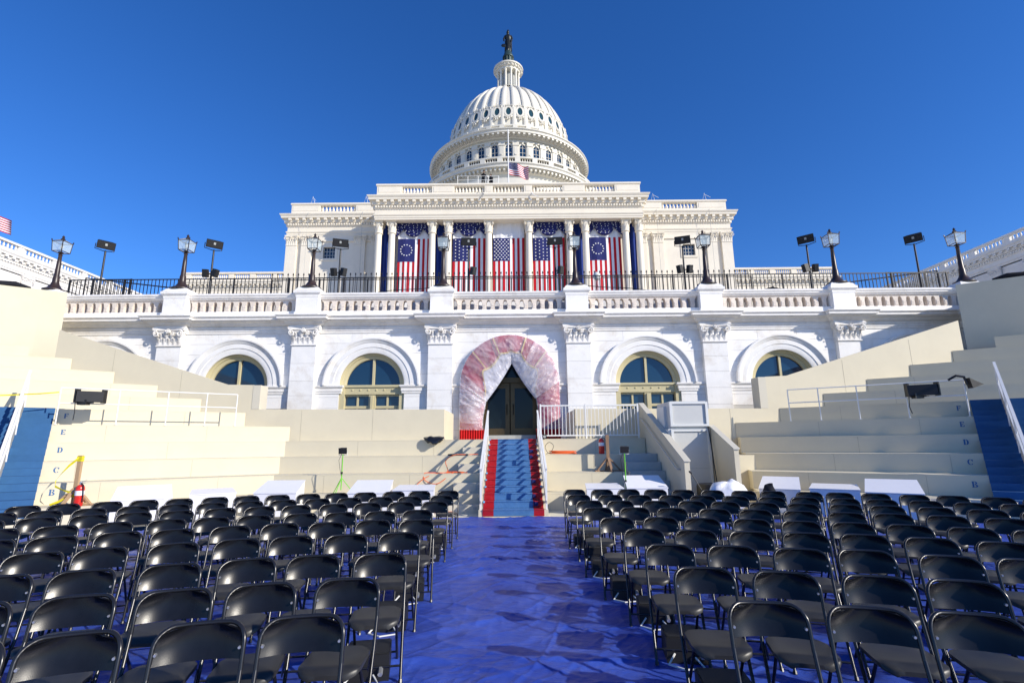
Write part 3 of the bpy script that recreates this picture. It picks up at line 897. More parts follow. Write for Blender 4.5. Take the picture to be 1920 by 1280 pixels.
# peristyle columns of the skirt (hidden below the parapet from the front, seen from the side)
pm = build('column', MB().lathe([(.75, 0), (.6, .4), (.58, 3), (.5, 5.8), (.7, 6.2), (.75, 6.3)], n=12), M_DOME, True, 40)
for k in range(36):
    a = -PI/2 + 2*PI*(k+.5)/36
    if math.sin(a) > .3: continue
    c = obj('column', None, None, dome, mesh=pm); c.location = (18.2*math.cos(a), 18.2*math.sin(a), 40-28.0)
# balustrade round the drum
bl = ring('balustrade', [(18.3, 51.0), (18.3, 51.25), (17.9, 51.25), (17.9, 51.0)])
ring('coping', [(18.4, 52.05), (18.4, 52.3), (17.85, 52.3), (17.85, 52.05)], par=bl)
radial_pieces('pedestal', 36, 17.85, 18.38, 51.2, 52.1, .95, bl, ph=.5)
mb = MB()
for k in range(36*7):
    a = -PI/2 + 2*PI*(k+.5)/(36*7)
    if math.sin(a) > .25 or k % 7 == 3: continue
    mb.lathe([(.13, 0), (.07, .1), (.13, .25), (.07, .6), (.12, .8)], DX+18.1*math.cos(a), DY+18.1*math.sin(a), 5, cz=51.25)
obj('balusters', mb, M_DOME, bl, kind='stuff')
# drum with arched windows
drum = ring('drum', [(15.0, 50.8), (15.0, 57.1), (15.35, 57.15), (15.35, 57.45), (15.15, 57.5), (15.15, 57.7), (15.5, 57.75), (15.6, 58.0), (16.0, 58.05), (16.2, 58.25), (16.9, 58.3), (16.9, 58.65), (17.15, 58.85), (17.15, 59.0), (15.6, 59.25), (14.9, 59.3)])
radial_boxes('modillions', 108, 15.9, 16.8, 57.95, 58.3, .42, drum, kind='stuff')
def local_to_dome(mb, a, r):
    """mb built in x across, y outward (-y towards viewer), z up; placed at azimuth a, radius r"""
    M_ = Matrix.Translation((DX + r*math.cos(a), DY + r*math.sin(a), 0)) @ Matrix.Rotation(a + PI/2, 4, 'Z')
    return mb.xf(M_)
frame_src = None
NW = 36
wf = MB()
wf.box(-.86, -.60, -.22, .2, 52.0, 56.1); wf.box(.60, .86, -.22, .2, 52.0, 56.1)
wf.arc_sweep(0, 56.1, [(.60, .2), (.60, -.22), (.86, -.22), (.86, .2)], n=14)
wf.box(-.95, .95, -.32, .1, 51.9, 52.1); wf.box(-.14, .14, -.34, .1, 56.75, 57.1)
wg_ = MB(); arc = [(-.6, 52.1), (.6, 52.1)] + [(.6*math.cos(PI*i/12), 56.1 + .6*math.sin(PI*i/12)) for i in range(13)]
wg_.prism(arc, -.05, -.03, 'y')
wb = MB(); wb.box(-.03, .03, -.10, -.04, 52.1, 56.7); 
for z in (53.1, 54.1, 55.1, 56.1): wb.box(-.6, .6, -.10, -.04, z-.03, z+.03)
pil = MB(); pil.box(-.50, .50, -.38, .1, 50.9, 56.4); pil.box(-.62, .62, -.5, .1, 56.4, 57.1); pil.box(-.62, .62, -.46, .1, 50.9, 52.3); pil.box(-.30, .30, -.42, -.38, 52.6, 56.1)
for k in range(3): pil.box(-.16, .16, -.52, -.38, 53.3+k*.55, 53.6+k*.55)
def mesh_local(nm, mb, m, sm=None): return build(nm, mb, m, True, sm)
me_f, me_g, me_b, me_p = mesh_local('window', wf, M_DOME), mesh_local('pane', wg_, M_GLASS), mesh_local('glazing_bar', wb, M_DOME), mesh_local('pilaster', pil, M_DOME)
for k in range(NW):
    a = -PI/2 + 2*PI*k/NW
    if math.sin(a) > .22: continue
    w = obj('window', None, None, dome, mesh=me_f)
    w.location = (15.0*math.cos(a), 15.0*math.sin(a), -28.0); w.rotation_euler = (0, 0, a+PI/2)
    obj('pane', None, None, w, mesh=me_g); obj('glazing_bar', None, None, w, mesh=me_b)
    a2 = a + PI/NW
    p = obj('pilaster', None, None, dome, mesh=me_p)
    p.location = (15.0*math.cos(a2), 15.0*math.sin(a2), -28.0); p.rotation_euler = (0, 0, a2+PI/2)
# attic ring under the shell
attic = ring('attic', [(14.9, 59.2), (14.9, 59.5), (14.3, 59.55), (14.3, 61.0), (14.6, 61.1), (14.6, 61.4), (13.4, 61.8), (13.1, 61.9)])
radial_pieces('pedestal', 36, 14.2, 14.75, 59.5, 61.25, .9, attic, ph=.5)
# ribbed shell
ZB, HS, RB = 61.8, 16.2, 13.0
def rsh(z):
    t = min(1, max(0, (z-ZB)/HS)); return RB*math.sqrt(max(0, 1-t*t))
prof = []
for i in range(40):
    t = (PI/2*.88) * i/39
    prof.append((RB*math.cos(t), ZB + HS*math.sin(t)))
shell = ring('shell', prof, smooth=180)
rb = MB()
def rib_pts(w, dep, t0, t1, n=18):
    vs_ = []; fs = []
    for i in range(n+1):
        t = t0 + (t1-t0)*i/n
        r_ = RB*math.cos(t); z = ZB + HS*math.sin(t)
        nx, nz = HS*math.cos(t), RB*math.sin(t); l = math.hypot(nx, nz); nx /= l; nz /= l
        ww = w * (0.32 + .68*math.cos(t))
        for (sx, o_) in ((-.5, -.1), (-.5, dep*.6), (-.28, dep), (.28, dep), (.5, dep*.6), (.5, -.1)):
            vs_.append((sx*ww, -(r_ + nx*o_), z + nz*o_))
    for i in range(n):
        for j in range(5): fs.append((i*6+j, i*6+j+1, (i+1)*6+j+1, (i+1)*6+j))
    return vs_, fs
me_rib = build('rib', MB().add(*rib_pts(.95, .36, 0, PI/2*.86)), M_DOME, True, 40)
ow = MB()
tw = .22; rw_ = RB*math.cos(tw); zw = ZB + HS*math.sin(tw)
tilt = math.atan2(RB*math.sin(tw), HS*math.cos(tw))
def oval(r1, r2, n=20): return [(r1*math.cos(2*PI*i/n), r2*math.sin(2*PI*i/n)) for i in range(n)]
def band(mb, outer, inner, y0, y1):
    n = len(outer)
    vs_ = [(x, y0, z) for x, z in outer] + [(x, y0, z) for x, z in inner] + [(x, y1, z) for x, z in outer] + [(x, y1, z) for x, z in inner]
    fs = []
    for i in range(n):
        j = (i+1) % n
        fs += [(i, j, n+j, n+i), (2*n+i, 2*n+j, j, i), (n+i, n+j, 3*n+j, 3*n+i)]
    mb.add(vs_, fs)
band(ow, oval(.86, 1.35), oval(.50, .98), -.34, .1)
ow.tube([(-.35, -.30, 1.35), (0, -.4, 1.75), (.35, -.30, 1.35)], .16, 6); ow.tube([(0, -.3, 1.3), (0, -.36, 2.15)], [.2, .08], 6)
for s in (-1, 1): ow.tube([(s*.7, -.3, -1.2), (s*.45, -.4, -1.6), (s*.15, -.36, -1.5), (s*.2, -.36, -2.1)], .13, 6); ow.tube([(s*.8, -.25, 1.0), (s*.9, -.3, 1.4), (s*.55, -.32, 1.6)], .1, 6)
og = MB().prism(oval(.52, 1.0), -.22, -.20, 'y')
rot = Matrix.Translation((0, -rw_, zw)) @ Matrix.Rotation(-tilt, 4, 'X')
ow.xf(rot); og.xf(rot)
me_ow, me_og = build('oval_window', ow, M_DOME, True, 40), build('pane', og, M_GLASSB)
up_o = MB(); band(up_o, oval(.30, .38, 12), oval(.16, .22, 12), -.2, .1)
t2 = .62; up_o.xf(Matrix.Translation((0, -RB*math.cos(t2), ZB+HS*math.sin(t2))) @ Matrix.Rotation(-math.atan2(RB*math.sin(t2), HS*math.cos(t2)), 4, 'X'))
for k in range(NW):
    a = -PI/2 + 2*PI*k/NW
    if math.sin(a) > .45: continue
    w = obj('oval_window', None, None, dome, mesh=me_ow); w.location = (0, 0, -28.0); w.rotation_euler = (0, 0, a+PI/2)
    obj('pane', None, None, w, mesh=me_og)
    a2 = a + PI/NW
    r_ = obj('rib', None, None, shell, mesh=me_rib); r_.location = (0, 0, -28.0); r_.rotation_euler = (0, 0, a2+PI/2)
# lantern
ln = ring('lantern_base', [(3.9, 76.9), (4.1, 77.3), (4.1, 77.7), (3.5, 77.75), (3.5, 78.5), (3.2, 78.55), (2.9, 78.6)], n=48)
mb = MB()
for k in range(60):
    a = 2*PI*k/60; mb.box(DX+3.9*math.cos(a)-.03, DX+3.9*math.cos(a)+.03, DY+3.9*math.sin(a)-.03, DY+3.9*math.sin(a)+.03, 77.6, 78.4)
mb.lathe([(3.95, 78.4), (3.95, 78.48), (3.85, 78.48), (3.85, 78.4), (3.95, 78.4)], DX, DY, 48); obj('railing', mb, M_DOME, ln)
ring('lantern_core', [(1.55, 78.4), (1.55, 84.2)], m=M_GREYS, n=24)
for k in range(12):
    a = -PI/2 + 2*PI*(k+.5)/12
    c = obj('column', MB().lathe([(.36, 0), (.27, .2), (.26, 3.0), (.22, 4.9), (.35, 5.2), (.38, 5.35)], DX+2.35*math.cos(a), DY+2.35*math.sin(a), 12, cz=78.6), M_DOME, dome, smooth=40)
ring('lantern_cornice', [(2.0, 83.9), (2.7, 83.95), (2.7, 84.4), (3.0, 84.5), (3.1, 84.8), (3.4, 84.9), (3.4, 85.2), (3.0, 85.5), (2.2, 85.9), (1.5, 86.3)], n=48)
radial_boxes('brackets', 24, 2.7, 3.25, 84.45, 84.85, .18, dome, kind='stuff')
ped = ring('statue_pedestal', [(1.5, 86.2), (1.45, 86.5), (1.15, 86.7), (1.15, 86.9), (1.05, 87.0), (1.05, 88.3), (1.3, 88.4), (1.3, 88.7), (1.15, 88.9), (1.0, 89.4), (.85, 89.9), (.7, 90.2)], m=M_BRONZEG, n=24)
for k in range(12):
    a = 2*PI*(k+.5)/12
    obj('column', MB().tube([(DX+1.15*math.cos(a), DY+1.15*math.sin(a), 86.9), (DX+1.15*math.cos(a), DY+1.15*math.sin(a), 88.35)], .09, 6), M_BRONZEG, ped)

# statue on top: robed figure with feathered helmet, shield at the left, sword at the right
def make_statue():
    st = thing('bronze_statue', 'dark bronze robed statue with crested helmet on top of the dome', 'statue', (DX, DY, 90.2))
    body = MB()
    n = 24; levels = [(0, .80, .62), (.5, .86, .66), (1.2, .80, .62), (2.0, .76, .58), (2.7, .70, .52), (3.2, .60, .46), (3.7, .70, .50), (4.15, .78, .46), (4.45, .62, .36), (4.62, .26, .24), (4.78, .22, .23), (4.95, .32, .36), (5.2, .35, .40), (5.42, .30, .36), (5.55, .16, .2)]
    vs_ = []
    for (z, rx, ry) in levels:
        for j in range(n):
            a = 2*PI*j/n
            fold = 1 + (.09*math.sin(a*7+z) + .05*math.sin(a*11-2*z)) * (1 if z < 4.2 else .15)
            vs_.append((DX + rx*fold*math.cos(a) + .05*math.sin(z), DY + ry*fold*math.sin(a), 90.2 + z))
    fs = [(i*n+j, i*n+(j+1) % n, (i+1)*n+(j+1) % n, (i+1)*n+j) for i in range(len(levels)-1) for j in range(n)]
    fs += [tuple(range(n))[::-1], tuple((len(levels)-1)*n+j for j in range(n))]
    body.add(vs_, fs)
    def T(pts, r, nn=8): body.tube([(DX+x, DY+y, 90.2+z) for x, y, z in pts], r, nn)
    T([(.66, 0, 4.2), (.92, -.08, 3.5), (.86, -.42, 2.75), (.78, -.5, 2.55)], [.27, .22, .17, .14])   # arm on the sword hilt
    T([(-.66, 0, 4.2), (-.98, -.05, 3.5), (-.98, -.3, 2.8), (-.95, -.42, 2.6)], [.27, .22, .17, .14])
    T([(-.15, -.30, 4.98), (0, -.42, 5.05), (.15, -.30, 4.98)], [.04, .07, .04])                      # nose / visor
    obj('body', body, M_BRONZE, st, smooth=60)
    hp = MB().tube([(DX+.0, DY-.15, 95.6), (DX, DY-.05, 95.95), (DX, DY+.15, 96.15), (DX, DY+.45, 95.95), (DX, DY+.6, 95.3)], [.14, .2, .22, .2, .08], 8)
    obj('helmet_crest', hp, M_BRONZE, st, smooth=60)
    obj('shield', MB().lathe([(.62, 0), (.6, .06), (.3, .14), (0, .17)], 0, 0, 16).xf(Matrix.Translation((DX-.98, DY-.35, 91.6)) @ Matrix.Rotation(R(75), 4, 'X')), M_BRONZE, st)
    obj('sword', MB().tube([(DX+.8, DY-.55, 92.8), (DX+.86, DY-.62, 90.5)], [.07, .05], 6).tube([(DX+.62, DY-.55, 92.55), (DX+1.0, DY-.55, 92.55)], .05, 6), M_BRONZE, st)
make_statue()

# ================================================================== banners in the portico
def star_pts(cx, cz, r, rot=0.0):
    return [(cx + (r if i % 2 == 0 else r*.42)*math.sin(rot + PI*i/5), cz + (r if i % 2 == 0 else r*.42)*math.cos(rot + PI*i/5)) for i in range(10)]
def banner(xl, xr, kind, label):
    """flag hung stripes-down between columns; union at the viewer's left"""
    Y0 = 53.35
    zt, zc, zb = 24.52, 21.78, 11.0
    W = xr - xl
    t = thing('flag_banner', label, 'flag', ((xl+xr)/2, Y0, zb), group='flags hung between the portico columns')
    sw = W / 13
    zu = zc
    def yy(x, z): return Y0 + .05*math.sin((x-xl)*2.1 + z*.12) + .03*math.sin((x-xl)*5.3 + z*.3)
    mb = MB()
    ncan = 7
    for i in range(13):
        x0, x1 = xl + i*sw, xl + (i+1)*sw
        top = zu if i < ncan else zt
        nz = 14
        for k in range(nz):
            za, zb_ = zb + (top-zb)*k/nz, zb + (top-zb)*(k+1)/nz
            mb.add([(x0, yy(x0, za), za), (x1, yy(x1, za), za), (x1, yy(x1, zb_), zb_), (x0, yy(x0, zb_), zb_)], [(0, 1, 2, 3)], 0 if i % 2 == 0 else 1)
    obj('stripes', mb, [M_RED, M_FWHITE], t, recalc=False)
    un = MB(); xu = xl + ncan*sw
    un.grid(lambda u, v: (xl + (xu-xl)*u, yy(xl + (xu-xl)*u, zu + (zt-zu)*v) - .004, zu + (zt-zu)*v), 7, 4)
    obj('union', un, M_FBLUE, t, recalc=False)
    pts = []
    cw, ch = xu-xl, zt-zu
    if kind == 'circle':
        for k in range(13):
            a = 2*PI*k/13
            pts.append((xl+cw*.5 + .33*cw*math.cos(a), zu+ch*.50 + .33*cw*math.sin(a), .085))
    elif kind == 'rows':
        for c in range(4):
            for r_ in range(7 if c != 1 else 6):
                pts.append((xl+cw*(.16+.22*c), zu + ch*((r_+.5+(.5 if c == 1 else 0))/7), .078))
    else:
        for c in range(11):
            for r_ in range(9):
                if (c + r_) % 2 == 0: pts.append((xl+cw*(r_+1)/10, zu + ch*(c+1)/12, .088))
    ss = MB()
    for (x, z, r_) in pts:
        sp = star_pts(x, z, r_*1.25); y = yy(x, z) - .03
        ss.add([(a, y, b) for a, b in sp] + [(x, y-.004, z)], [(i, (i+1) % 10, 10) for i in range(10)])
    obj('stars', ss, M_FWHITE, t, recalc=False)
    # white cloth above
    ztop = 26.6
    wt = MB().grid(lambda u, v: (xl + W*u, Y0+.02+.05*math.sin(u*19+v)+.02*math.sin(u*41), zt + (ztop-zt)*v), 40, 4)
    obj('header_cloth', wt, M_FWHITE, t, recalc=False, smooth=180)
    return t
def swag(xl, xr, label):
    Y0 = 53.12; zt = 26.6; W = xr-xl; xm = (xl+xr)/2
    t = thing('bunting_swag', label, 'bunting', (xm, Y0, 24.5), group='starred blue swags above the flags')
    def zlow(u):
        # deep centre swag between two peaks, short tails at both ends
        c = abs(u-.5)
        if c < .27: return 25.62 - .92*math.sqrt(max(0, 1-(c/.27)**2)) + .0
        return 25.62 - 1.0*((c-.27)/.23)
    n = 44
    def fn(u, v):
        zl = zlow(u); z = zt + (zl-zt)*v
        c = abs(u-.5)
        fold = .10*math.sin(v*34 - (0 if c < .27 else 0) + 6*math.cos((u-.5)*5)) if c < .27 else .10*math.sin(u*120)
        return (xl + W*u, Y0 - .12*math.sin(PI*min(1, v)) + fold*.8, z)
    mb = MB().grid(fn, n*2, 26)
    obj('cloth', mb, M_FBLUE, t, recalc=False, smooth=180)
    ss = MB(); rr = random.Random(int((xl+60)*100))
    for i in range(9):
        for j in range(7):
            u = (i + .5 + rr.uniform(-.25, .25))/9; v = (j + .5 + rr.uniform(-.2, .2))/7
            x, y, z = fn(u, v)
            sp = star_pts(x, z, .068, rr.uniform(0, 1))
            ss.add([(a, y-.10, b) for a, b in sp] + [(x, y-.105, z)], [(k, (k+1) % 10, 10) for k in range(10)])
    obj('stars', ss, M_FWHITE, t, recalc=False)
def drape(xl, xr, label):
    t = thing('blue_drape', label, 'drape', ((xl+xr)/2, 53.6, 10), group='plain blue drapes between paired columns')
    mb = MB().grid(lambda u, v: (xl + (xr-xl)*u, 53.6 + .16*math.sin(u*15+.4*math.sin(v*3)), 10 + 16.5*v), 60, 6)
    obj('cloth', mb, M_DRBLUE, t, recalc=False, smooth=180)
def cx_(a): return CX + a
banner(cx_(-12.55), cx_(-8.95), 'circle', 'flag with a ring of stars, left of the two such flags')
banner(cx_(-6.35), cx_(-2.65), 'rows', 'flag with upright rows of stars left of the middle flag')
banner(cx_(-1.80), cx_(1.75), 'fifty', 'middle flag with fifty staggered stars under plain white cloth')
banner(cx_(2.70), cx_(6.30), 'rows', 'flag with upright rows of stars right of the middle flag')
banner(cx_(9.05), cx_(12.65), 'circle', 'flag with a ring of stars, right of the two such flags')
swag(cx_(-12.75), cx_(-8.85), 'starred navy swag at the top of the leftmost flag')
swag(cx_(-6.55), cx_(-2.55), 'starred navy swag just left of the middle flag')
swag(cx_(2.55), cx_(6.50), 'starred navy swag just right of the middle flag')
swag(cx_(8.85), cx_(12.80), 'starred navy swag at the top of the rightmost flag')
drape(cx_(-14.5), cx_(-12.9), 'plain blue drape between the leftmost pair of portico columns')
drape(cx_(-8.6), cx_(-6.75), 'plain blue drape between the second pair of columns, left of centre')
drape(cx_(6.75), cx_(8.6), 'plain blue drape between the paired columns right of centre')
drape(cx_(12.9), cx_(14.5), 'plain blue drape between the rightmost pair of portico columns')

# ------------------------------------------------------------------ waving flags on poles
def waving_flag(name, label, pole_x, pole_y, z0, z1, ztop, hoist, fly, droop, sign=1, lean=0.0):
    t = thing(name, label, 'flag', (pole_x, pole_y, z0))
    obj('flagpole', MB().tube([(pole_x, pole_y, z0), (pole_x, pole_y, z1)], [.10, .06], 8), M_WHITE, t, smooth=60)
    def fn(u, v):
        x = pole_x + sign*fly*u*(1-.12*u)
        z = ztop - hoist*(1-v) - droop*(u**1.1)*(1 - .25*v*(1-u)) 
        y = pole_y - .05 + .32*math.sin(u*9 + v*1.2)*u**.6
        return (x, y, z + .12*math.sin(u*7+1)*u)
    def mf(u, v):
        s = int((1-v)*13)
        if u < .42 and s < 7: return 2
        return 0 if s % 2 == 0 else 1
    mb = MB().grid(fn, 40, 26, mfn=mf)
    fl = obj('cloth', mb, [M_RED, M_FWHITE, M_FBLUE], t, recalc=False)
    ss = MB()
    for c in range(11):
        for r_ in range(9):
            if (c+r_) % 2: continue
            u = .42*(c+1)/12; v = 1 - (7/13)*(r_+1)/10
            p = fn(u, v); sp = star_pts(p[0], p[2], hoist*.024)
            ss.add([(a, p[1]-.03, b) for a, b in sp] + [(p[0], p[1]-.032, p[2])], [(k, (k+1) % 10, 10) for k in range(10)])
    obj('stars', ss, M_FWHITE, t, recalc=False)
waving_flag('flying_flag', 'striped flag flying half-mast on the pole in front of the dome', -.28, 60, 28.9, 42.8, 38.0, 1.75, 3.0, .85)
waving_flag('flying_flag', 'striped flag flying above the wing at the far left edge', -96.5, 85, 28.0, 46.0, 44.2, 2.6, 6.6, 2.2)

# ------------------------------------------------------------------ roof platform, two crouching people
struct('roof_platform', MB().box(-6.5, 3.0, 53.6, 58.0, 30.9, 31.45), M_STONE)
rl = thing('roof_railing', 'thin white pipe railing on the roof beside the two dark figures', 'railing', (-3.4, 53.7, 31.45))
mb = MB()
for x in (-6.2, -5.0, -3.8, -2.6, -1.4): mb.tube([(x, 53.7, 31.45), (x, 53.7, 32.45)], .03, 6)
for z in (31.95, 32.45): mb.tube([(-6.2, 53.7, z), (-1.4, 53.7, z)], .025, 6)
obj('pipes', mb, M_WHITE, rl)
def skin_person(label, loc, joints, edges, radii, rotz=0.0, head=None):
    me = bpy.data.meshes.new('body')
    me.from_pydata(joints, edges, [])
    o = bpy.data.objects.new('person', me); COL.objects.link(o)
    sk = o.modifiers.new('skin', 'SKIN')
    for i, r_ in enumerate(radii): me.skin_vertices[0].data[i].radius = (r_, r_)
    me.skin_vertices[0].data[0].use_root = True
    sub = o.modifiers.new('sub', 'SUBSURF'); sub.levels = 2; sub.render_levels = 2
    dg = bpy.context.evaluated_depsgraph_get()
    me2 = bpy.data.meshes.new_from_object(o.evaluated_get(dg))
    bpy.data.objects.remove(o, do_unlink=True)
    t = thing('person', label, 'person', loc, rotz)
    b = bpy.data.objects.new('body', me2); COL.objects.link(b); b.parent = t
    me2.materials.clear(); me2.materials.append(M_CLOTH)
    me2.polygons.foreach_set('use_smooth', [True]*len(me2.polygons))
    ORG[b] = ORG[t]
    return t
#  kneeling / bending figures: 0 pelvis 1 waist 2 chest 3 neck 4 head 5-8 arms 9-14 legs
def figure(label, loc, rotz, pelvis_z, lean, stand):
    pz = pelvis_z
    J = [(0, 0, pz), (0, -lean*.3, pz+.22), (0, -lean*.7, pz+.45), (0, -lean, pz+.58), (0, -lean*1.25, pz+.74),
         (-.20, -lean*.75, pz+.48), (-.30, -lean-.12, pz+.25), (-.12, -lean-.36, pz+.30),
         (.20, -lean*.75, pz+.48), (.30, -lean-.12, pz+.25), (.12, -lean-.36, pz+.30),
         (-.11, -.02, pz-.05), (.11, -.02, pz-.05)]
    if stand:
        J += [(-.13, -.06, pz*.5), (-.14, .02, .08), (-.14, -.14, .05), (.13, .0, pz*.5), (.14, .05, .08), (.14, -.10, .05)]
    else:
        J += [(-.15, -.40, pz+.02), (-.15, -.30, .10), (-.15, -.44, .05), (.15, -.30, .12), (.15, .10, .10), (.15, .20, .10)]
    E_ = [(0, 1), (1, 2), (2, 3), (3, 4), (2, 5), (5, 6), (6, 7), (2, 8), (8, 9), (9, 10), (0, 11), (0, 12), (11, 13), (13, 14), (14, 15), (12, 16), (16, 17), (17, 18)]
    Rr = [.15, .15, .17, .07, .11, .08, .06, .045, .08, .06, .045, .11, .11, .085, .05, .045, .085, .05, .045]
    t = skin_person(label, loc, J, E_, Rr, rotz)
    obj('cap', MB().lathe([(.135, 0), (.135, .05), (.10, .11), (0, .13)], loc[0], loc[1], 12, cz=loc[2]+pz+.78).xf(Matrix.Translation((0, -lean*1.25, 0))), M_CLOTH, t)
    f = MB().lathe([(.0, -.10), (.07, -.08), (.095, 0), (.07, .08), (0, .1)], loc[0], loc[1]-lean*1.25-.045, 10, cz=loc[2]+pz+.70)
    obj('face', f, M_SKIN, t, smooth=180)
    return t
figure('person in black standing and leaning over the roof parapet', (-3.25, 54.3, 31.45), R(15), .92, .28, True)
figure('person in black crouching at the roof parapet, head down', (-2.25, 54.3, 31.45), R(-20), .50, .22, False)
tp = thing('tripod', 'small dark tripod standing between the two figures on the roof', 'tripod', (-2.75, 54.0, 31.45))
for k in range(3):
    a = 2*PI*k/3
    obj('leg', MB().tube([(-2.75+.3*math.cos(a), 54.0+.3*math.sin(a), 31.45), (-2.75, 54.0, 32.4)], .02, 6), M_BLACK, tp)
obj('head', MB().box(-2.88, -2.62, 53.85, 54.15, 32.38, 32.58).tube([(-2.75, 53.85, 32.48), (-2.75, 53.7, 32.48)], .07, 8), M_WHITE, tp)

# ================================================================== lamps on the piers
def make_lamp(x, label):
    t = thing('street_lamp', label, 'lamp', (x, YW+.10, 8.105), group='lanterns on the terrace piers')
    y = YW+.10; z = 8.105
    obj('base', MB().lathe([(.40, 0), (.40, .04), (.33, .07), (.25, .12), (.20, .20), (.15, .28), (.13, .36)], x, y, 20, cz=z), M_LAMPB, t, smooth=40)
    obj('pole', MB().lathe([(.125, .34), (.115, .6), (.095, .65), (.08, 1.2), (.062, 1.55), (.085, 1.58), (.06, 1.62), (.05, 1.66), (.10, 1.70), (.05, 1.74)], x, y, 14, cz=z), M_LAMPB, t, smooth=40)
    # lantern, wider at the top
    z0, z1 = z+1.72, z+2.15; a, b = .205, .235
    fr = MB()
    cor = [(-1, -1), (1, -1), (1, 1), (-1, 1)]
    for i in range(4):
        sx, sy = cor[i]; tx, ty = cor[(i+1) % 4]
        fr.bar((x+sx*a, y+sy*a, z0), (x+sx*b, y+sy*b, z1), .022, .022)
        fr.bar((x+sx*b, y+sy*b, z1), (x+sx*(b+.015), y+sy*(b+.015), z1+.09), .03, .03)
        fr.bar((x+sx*a, y+sy*a, z0), (x+tx*a, y+ty*a, z0), .022, .022)
        fr.bar((x+sx*b, y+sy*b, z1), (x+tx*b, y+ty*b, z1), .022, .022)
        fr.bar((x+sx*a, y+sy*a, z0), (x, y, z0-.06), .03, .02)
        fr.bar((x+sx*b, y+sy*b, z1), (x+sx*.06, y+sy*.06, z1+.11), .022, .022)
    obj('lantern_frame', fr, M_LAMPB, t)
    obj('finial', MB().lathe([(.075, .09), (.085, .14), (.055, .18), (.035, .21), (.055, .25), (.03, .29), (0, .33)], x, y, 12, cz=z1), M_LAMPB, t, smooth=40)
    for i in range(4):
        sx, sy = cor[i]; tx, ty = cor[(i+1) % 4]
        obj('pane', MB().add([(x+sx*a, y+sy*a, z0), (x+tx*a, y+ty*a, z0), (x+tx*b, y+ty*b, z1), (x+sx*b, y+sy*b, z1)], [(0, 1, 2, 3)]), M_LGLASS, t)
        obj('roof_pane', MB().add([(x+sx*b, y+sy*b, z1), (x+tx*b, y+ty*b, z1), (x+tx*.06, y+ty*.06, z1+.11), (x+sx*.06, y+sy*.06, z1+.11)], [(0, 1, 2, 3)]), M_LGLASS, t)
    obj('burner', MB().tube([(x, y, z0-.02), (x, y, z0+.12)], .02, 6).lathe([(.0, 0), (.05, .05), (.055, .12), (.03, .2), (0, .22)], x, y, 10, cz=z0+.12), M_GREYF, t)
    return t
lamp_words = ['leftmost lamp, rising behind the tall cream block', 'second lamp from the left on its marble pier', 'third lamp from the left, before the left side block',
              'lamp on the pier just left of the draped arch', 'lamp on the pier just right of the draped arch', 'third lamp from the right, before the right side block',
              'second lamp from the right on its marble pier', 'rightmost lamp, rising behind the shaded tall block']
lamp0 = None
for i, x in enumerate(PIL):
    lb = 'dark iron lantern lamp: ' + lamp_words[i]
    if lamp0 is None: lamp0 = make_lamp(x, lb)
    else: dup(lamp0, (x, YW+.10, 8.105), 0, lb)

# ================================================================== loudspeakers on poles
def make_speaker(x, y, rotz, twin, label):
    z = 7.05
    t = thing('pole_speaker', label, 'speaker', (x, y, z), 0, 'pole loudspeakers on the terrace')
    zt = 11.05
    obj('pole', MB().tube([(x, y, z), (x, y, zt)], [.055, .04], 8), M_BLACK, t, smooth=60)
    obj('foot', MB().box(x-.3, x+.3, y-.3, y+.3, z, z+.05), M_BLACK, t)
    M_ = Matrix.Translation((x, y-.05, zt+.28)) @ Matrix.Rotation(rotz, 4, 'Z') @ Matrix.Rotation(R(22), 4, 'X')
    cb = MB(); w, h, d = .36, .19, .22
    cb.prism([(-w, -d), (w, -d), (w-.10, d), (-w+.10, d)], -h, h)
    cb.xf(M_)
    obj('cabinet', cb, M_SPK, t)
    obj('grille', MB().box(-w+.03, w-.03, -d-.012, -d+.01, -h+.03, h-.03).xf(M_), M_GRILLE, t)
    obj('badge', MB().box(-.045, .045, -d-.020, -d-.010, -.02, .09).xf(M_), M_GREYS, t)
    obj('yoke', MB().tube([(-w-.01, 0, 0), (-w-.01, 0, -h-.06), (0, 0, -h-.12), (w+.01, 0, -h-.06), (w+.01, 0, 0)], .02, 6).xf(M_), M_BLACK, t)
    if twin:
        for s in ((-1, 1) if abs(x) > 5 else (1,)):
            Mb = Matrix.Translation((x + s*.24, y-.08, z+2.78)) @ Matrix.Rotation(rotz + s*.55, 4, 'Z') @ Matrix.Rotation(R(14), 4, 'X')
            obj('floodlight', MB().prism([(-.10, -.12), (.10, -.12), (.13, .10), (-.13, .10)], -.19, .19).box(-.08, .08, -.13, -.118, -.16, .16).xf(Mb), M_SPK, t)
            obj('bracket', MB().tube([(x, y, z+2.78), (x+s*.22, y-.05, z+2.78)], .025, 6), M_BLACK, t)
sx = [-19.75, -14.47, -8.30, -2.07, 2.13, 8.33, 14.37, 19.61]
swords = ['black pole speaker nearest the left wing', 'black pole speaker between the two leftmost slim lamps and the side block', 'black pole speaker beside the left small square window',
          'black pole speaker before the flag left of the middle one', 'black pole speaker before the flag right of the middle one', 'black pole speaker beside the right small square window',
          'black pole speaker just left of the second lamp from the right', 'black pole speaker nearest the right wing']
for i, x in enumerate(sx):
    make_speaker(x, 23.0, -math.atan2(x, 23.0)*.9 + (R(12) if x < 0 else R(-12))*(abs(x) > 10), 0 < i < 7, swords[i])

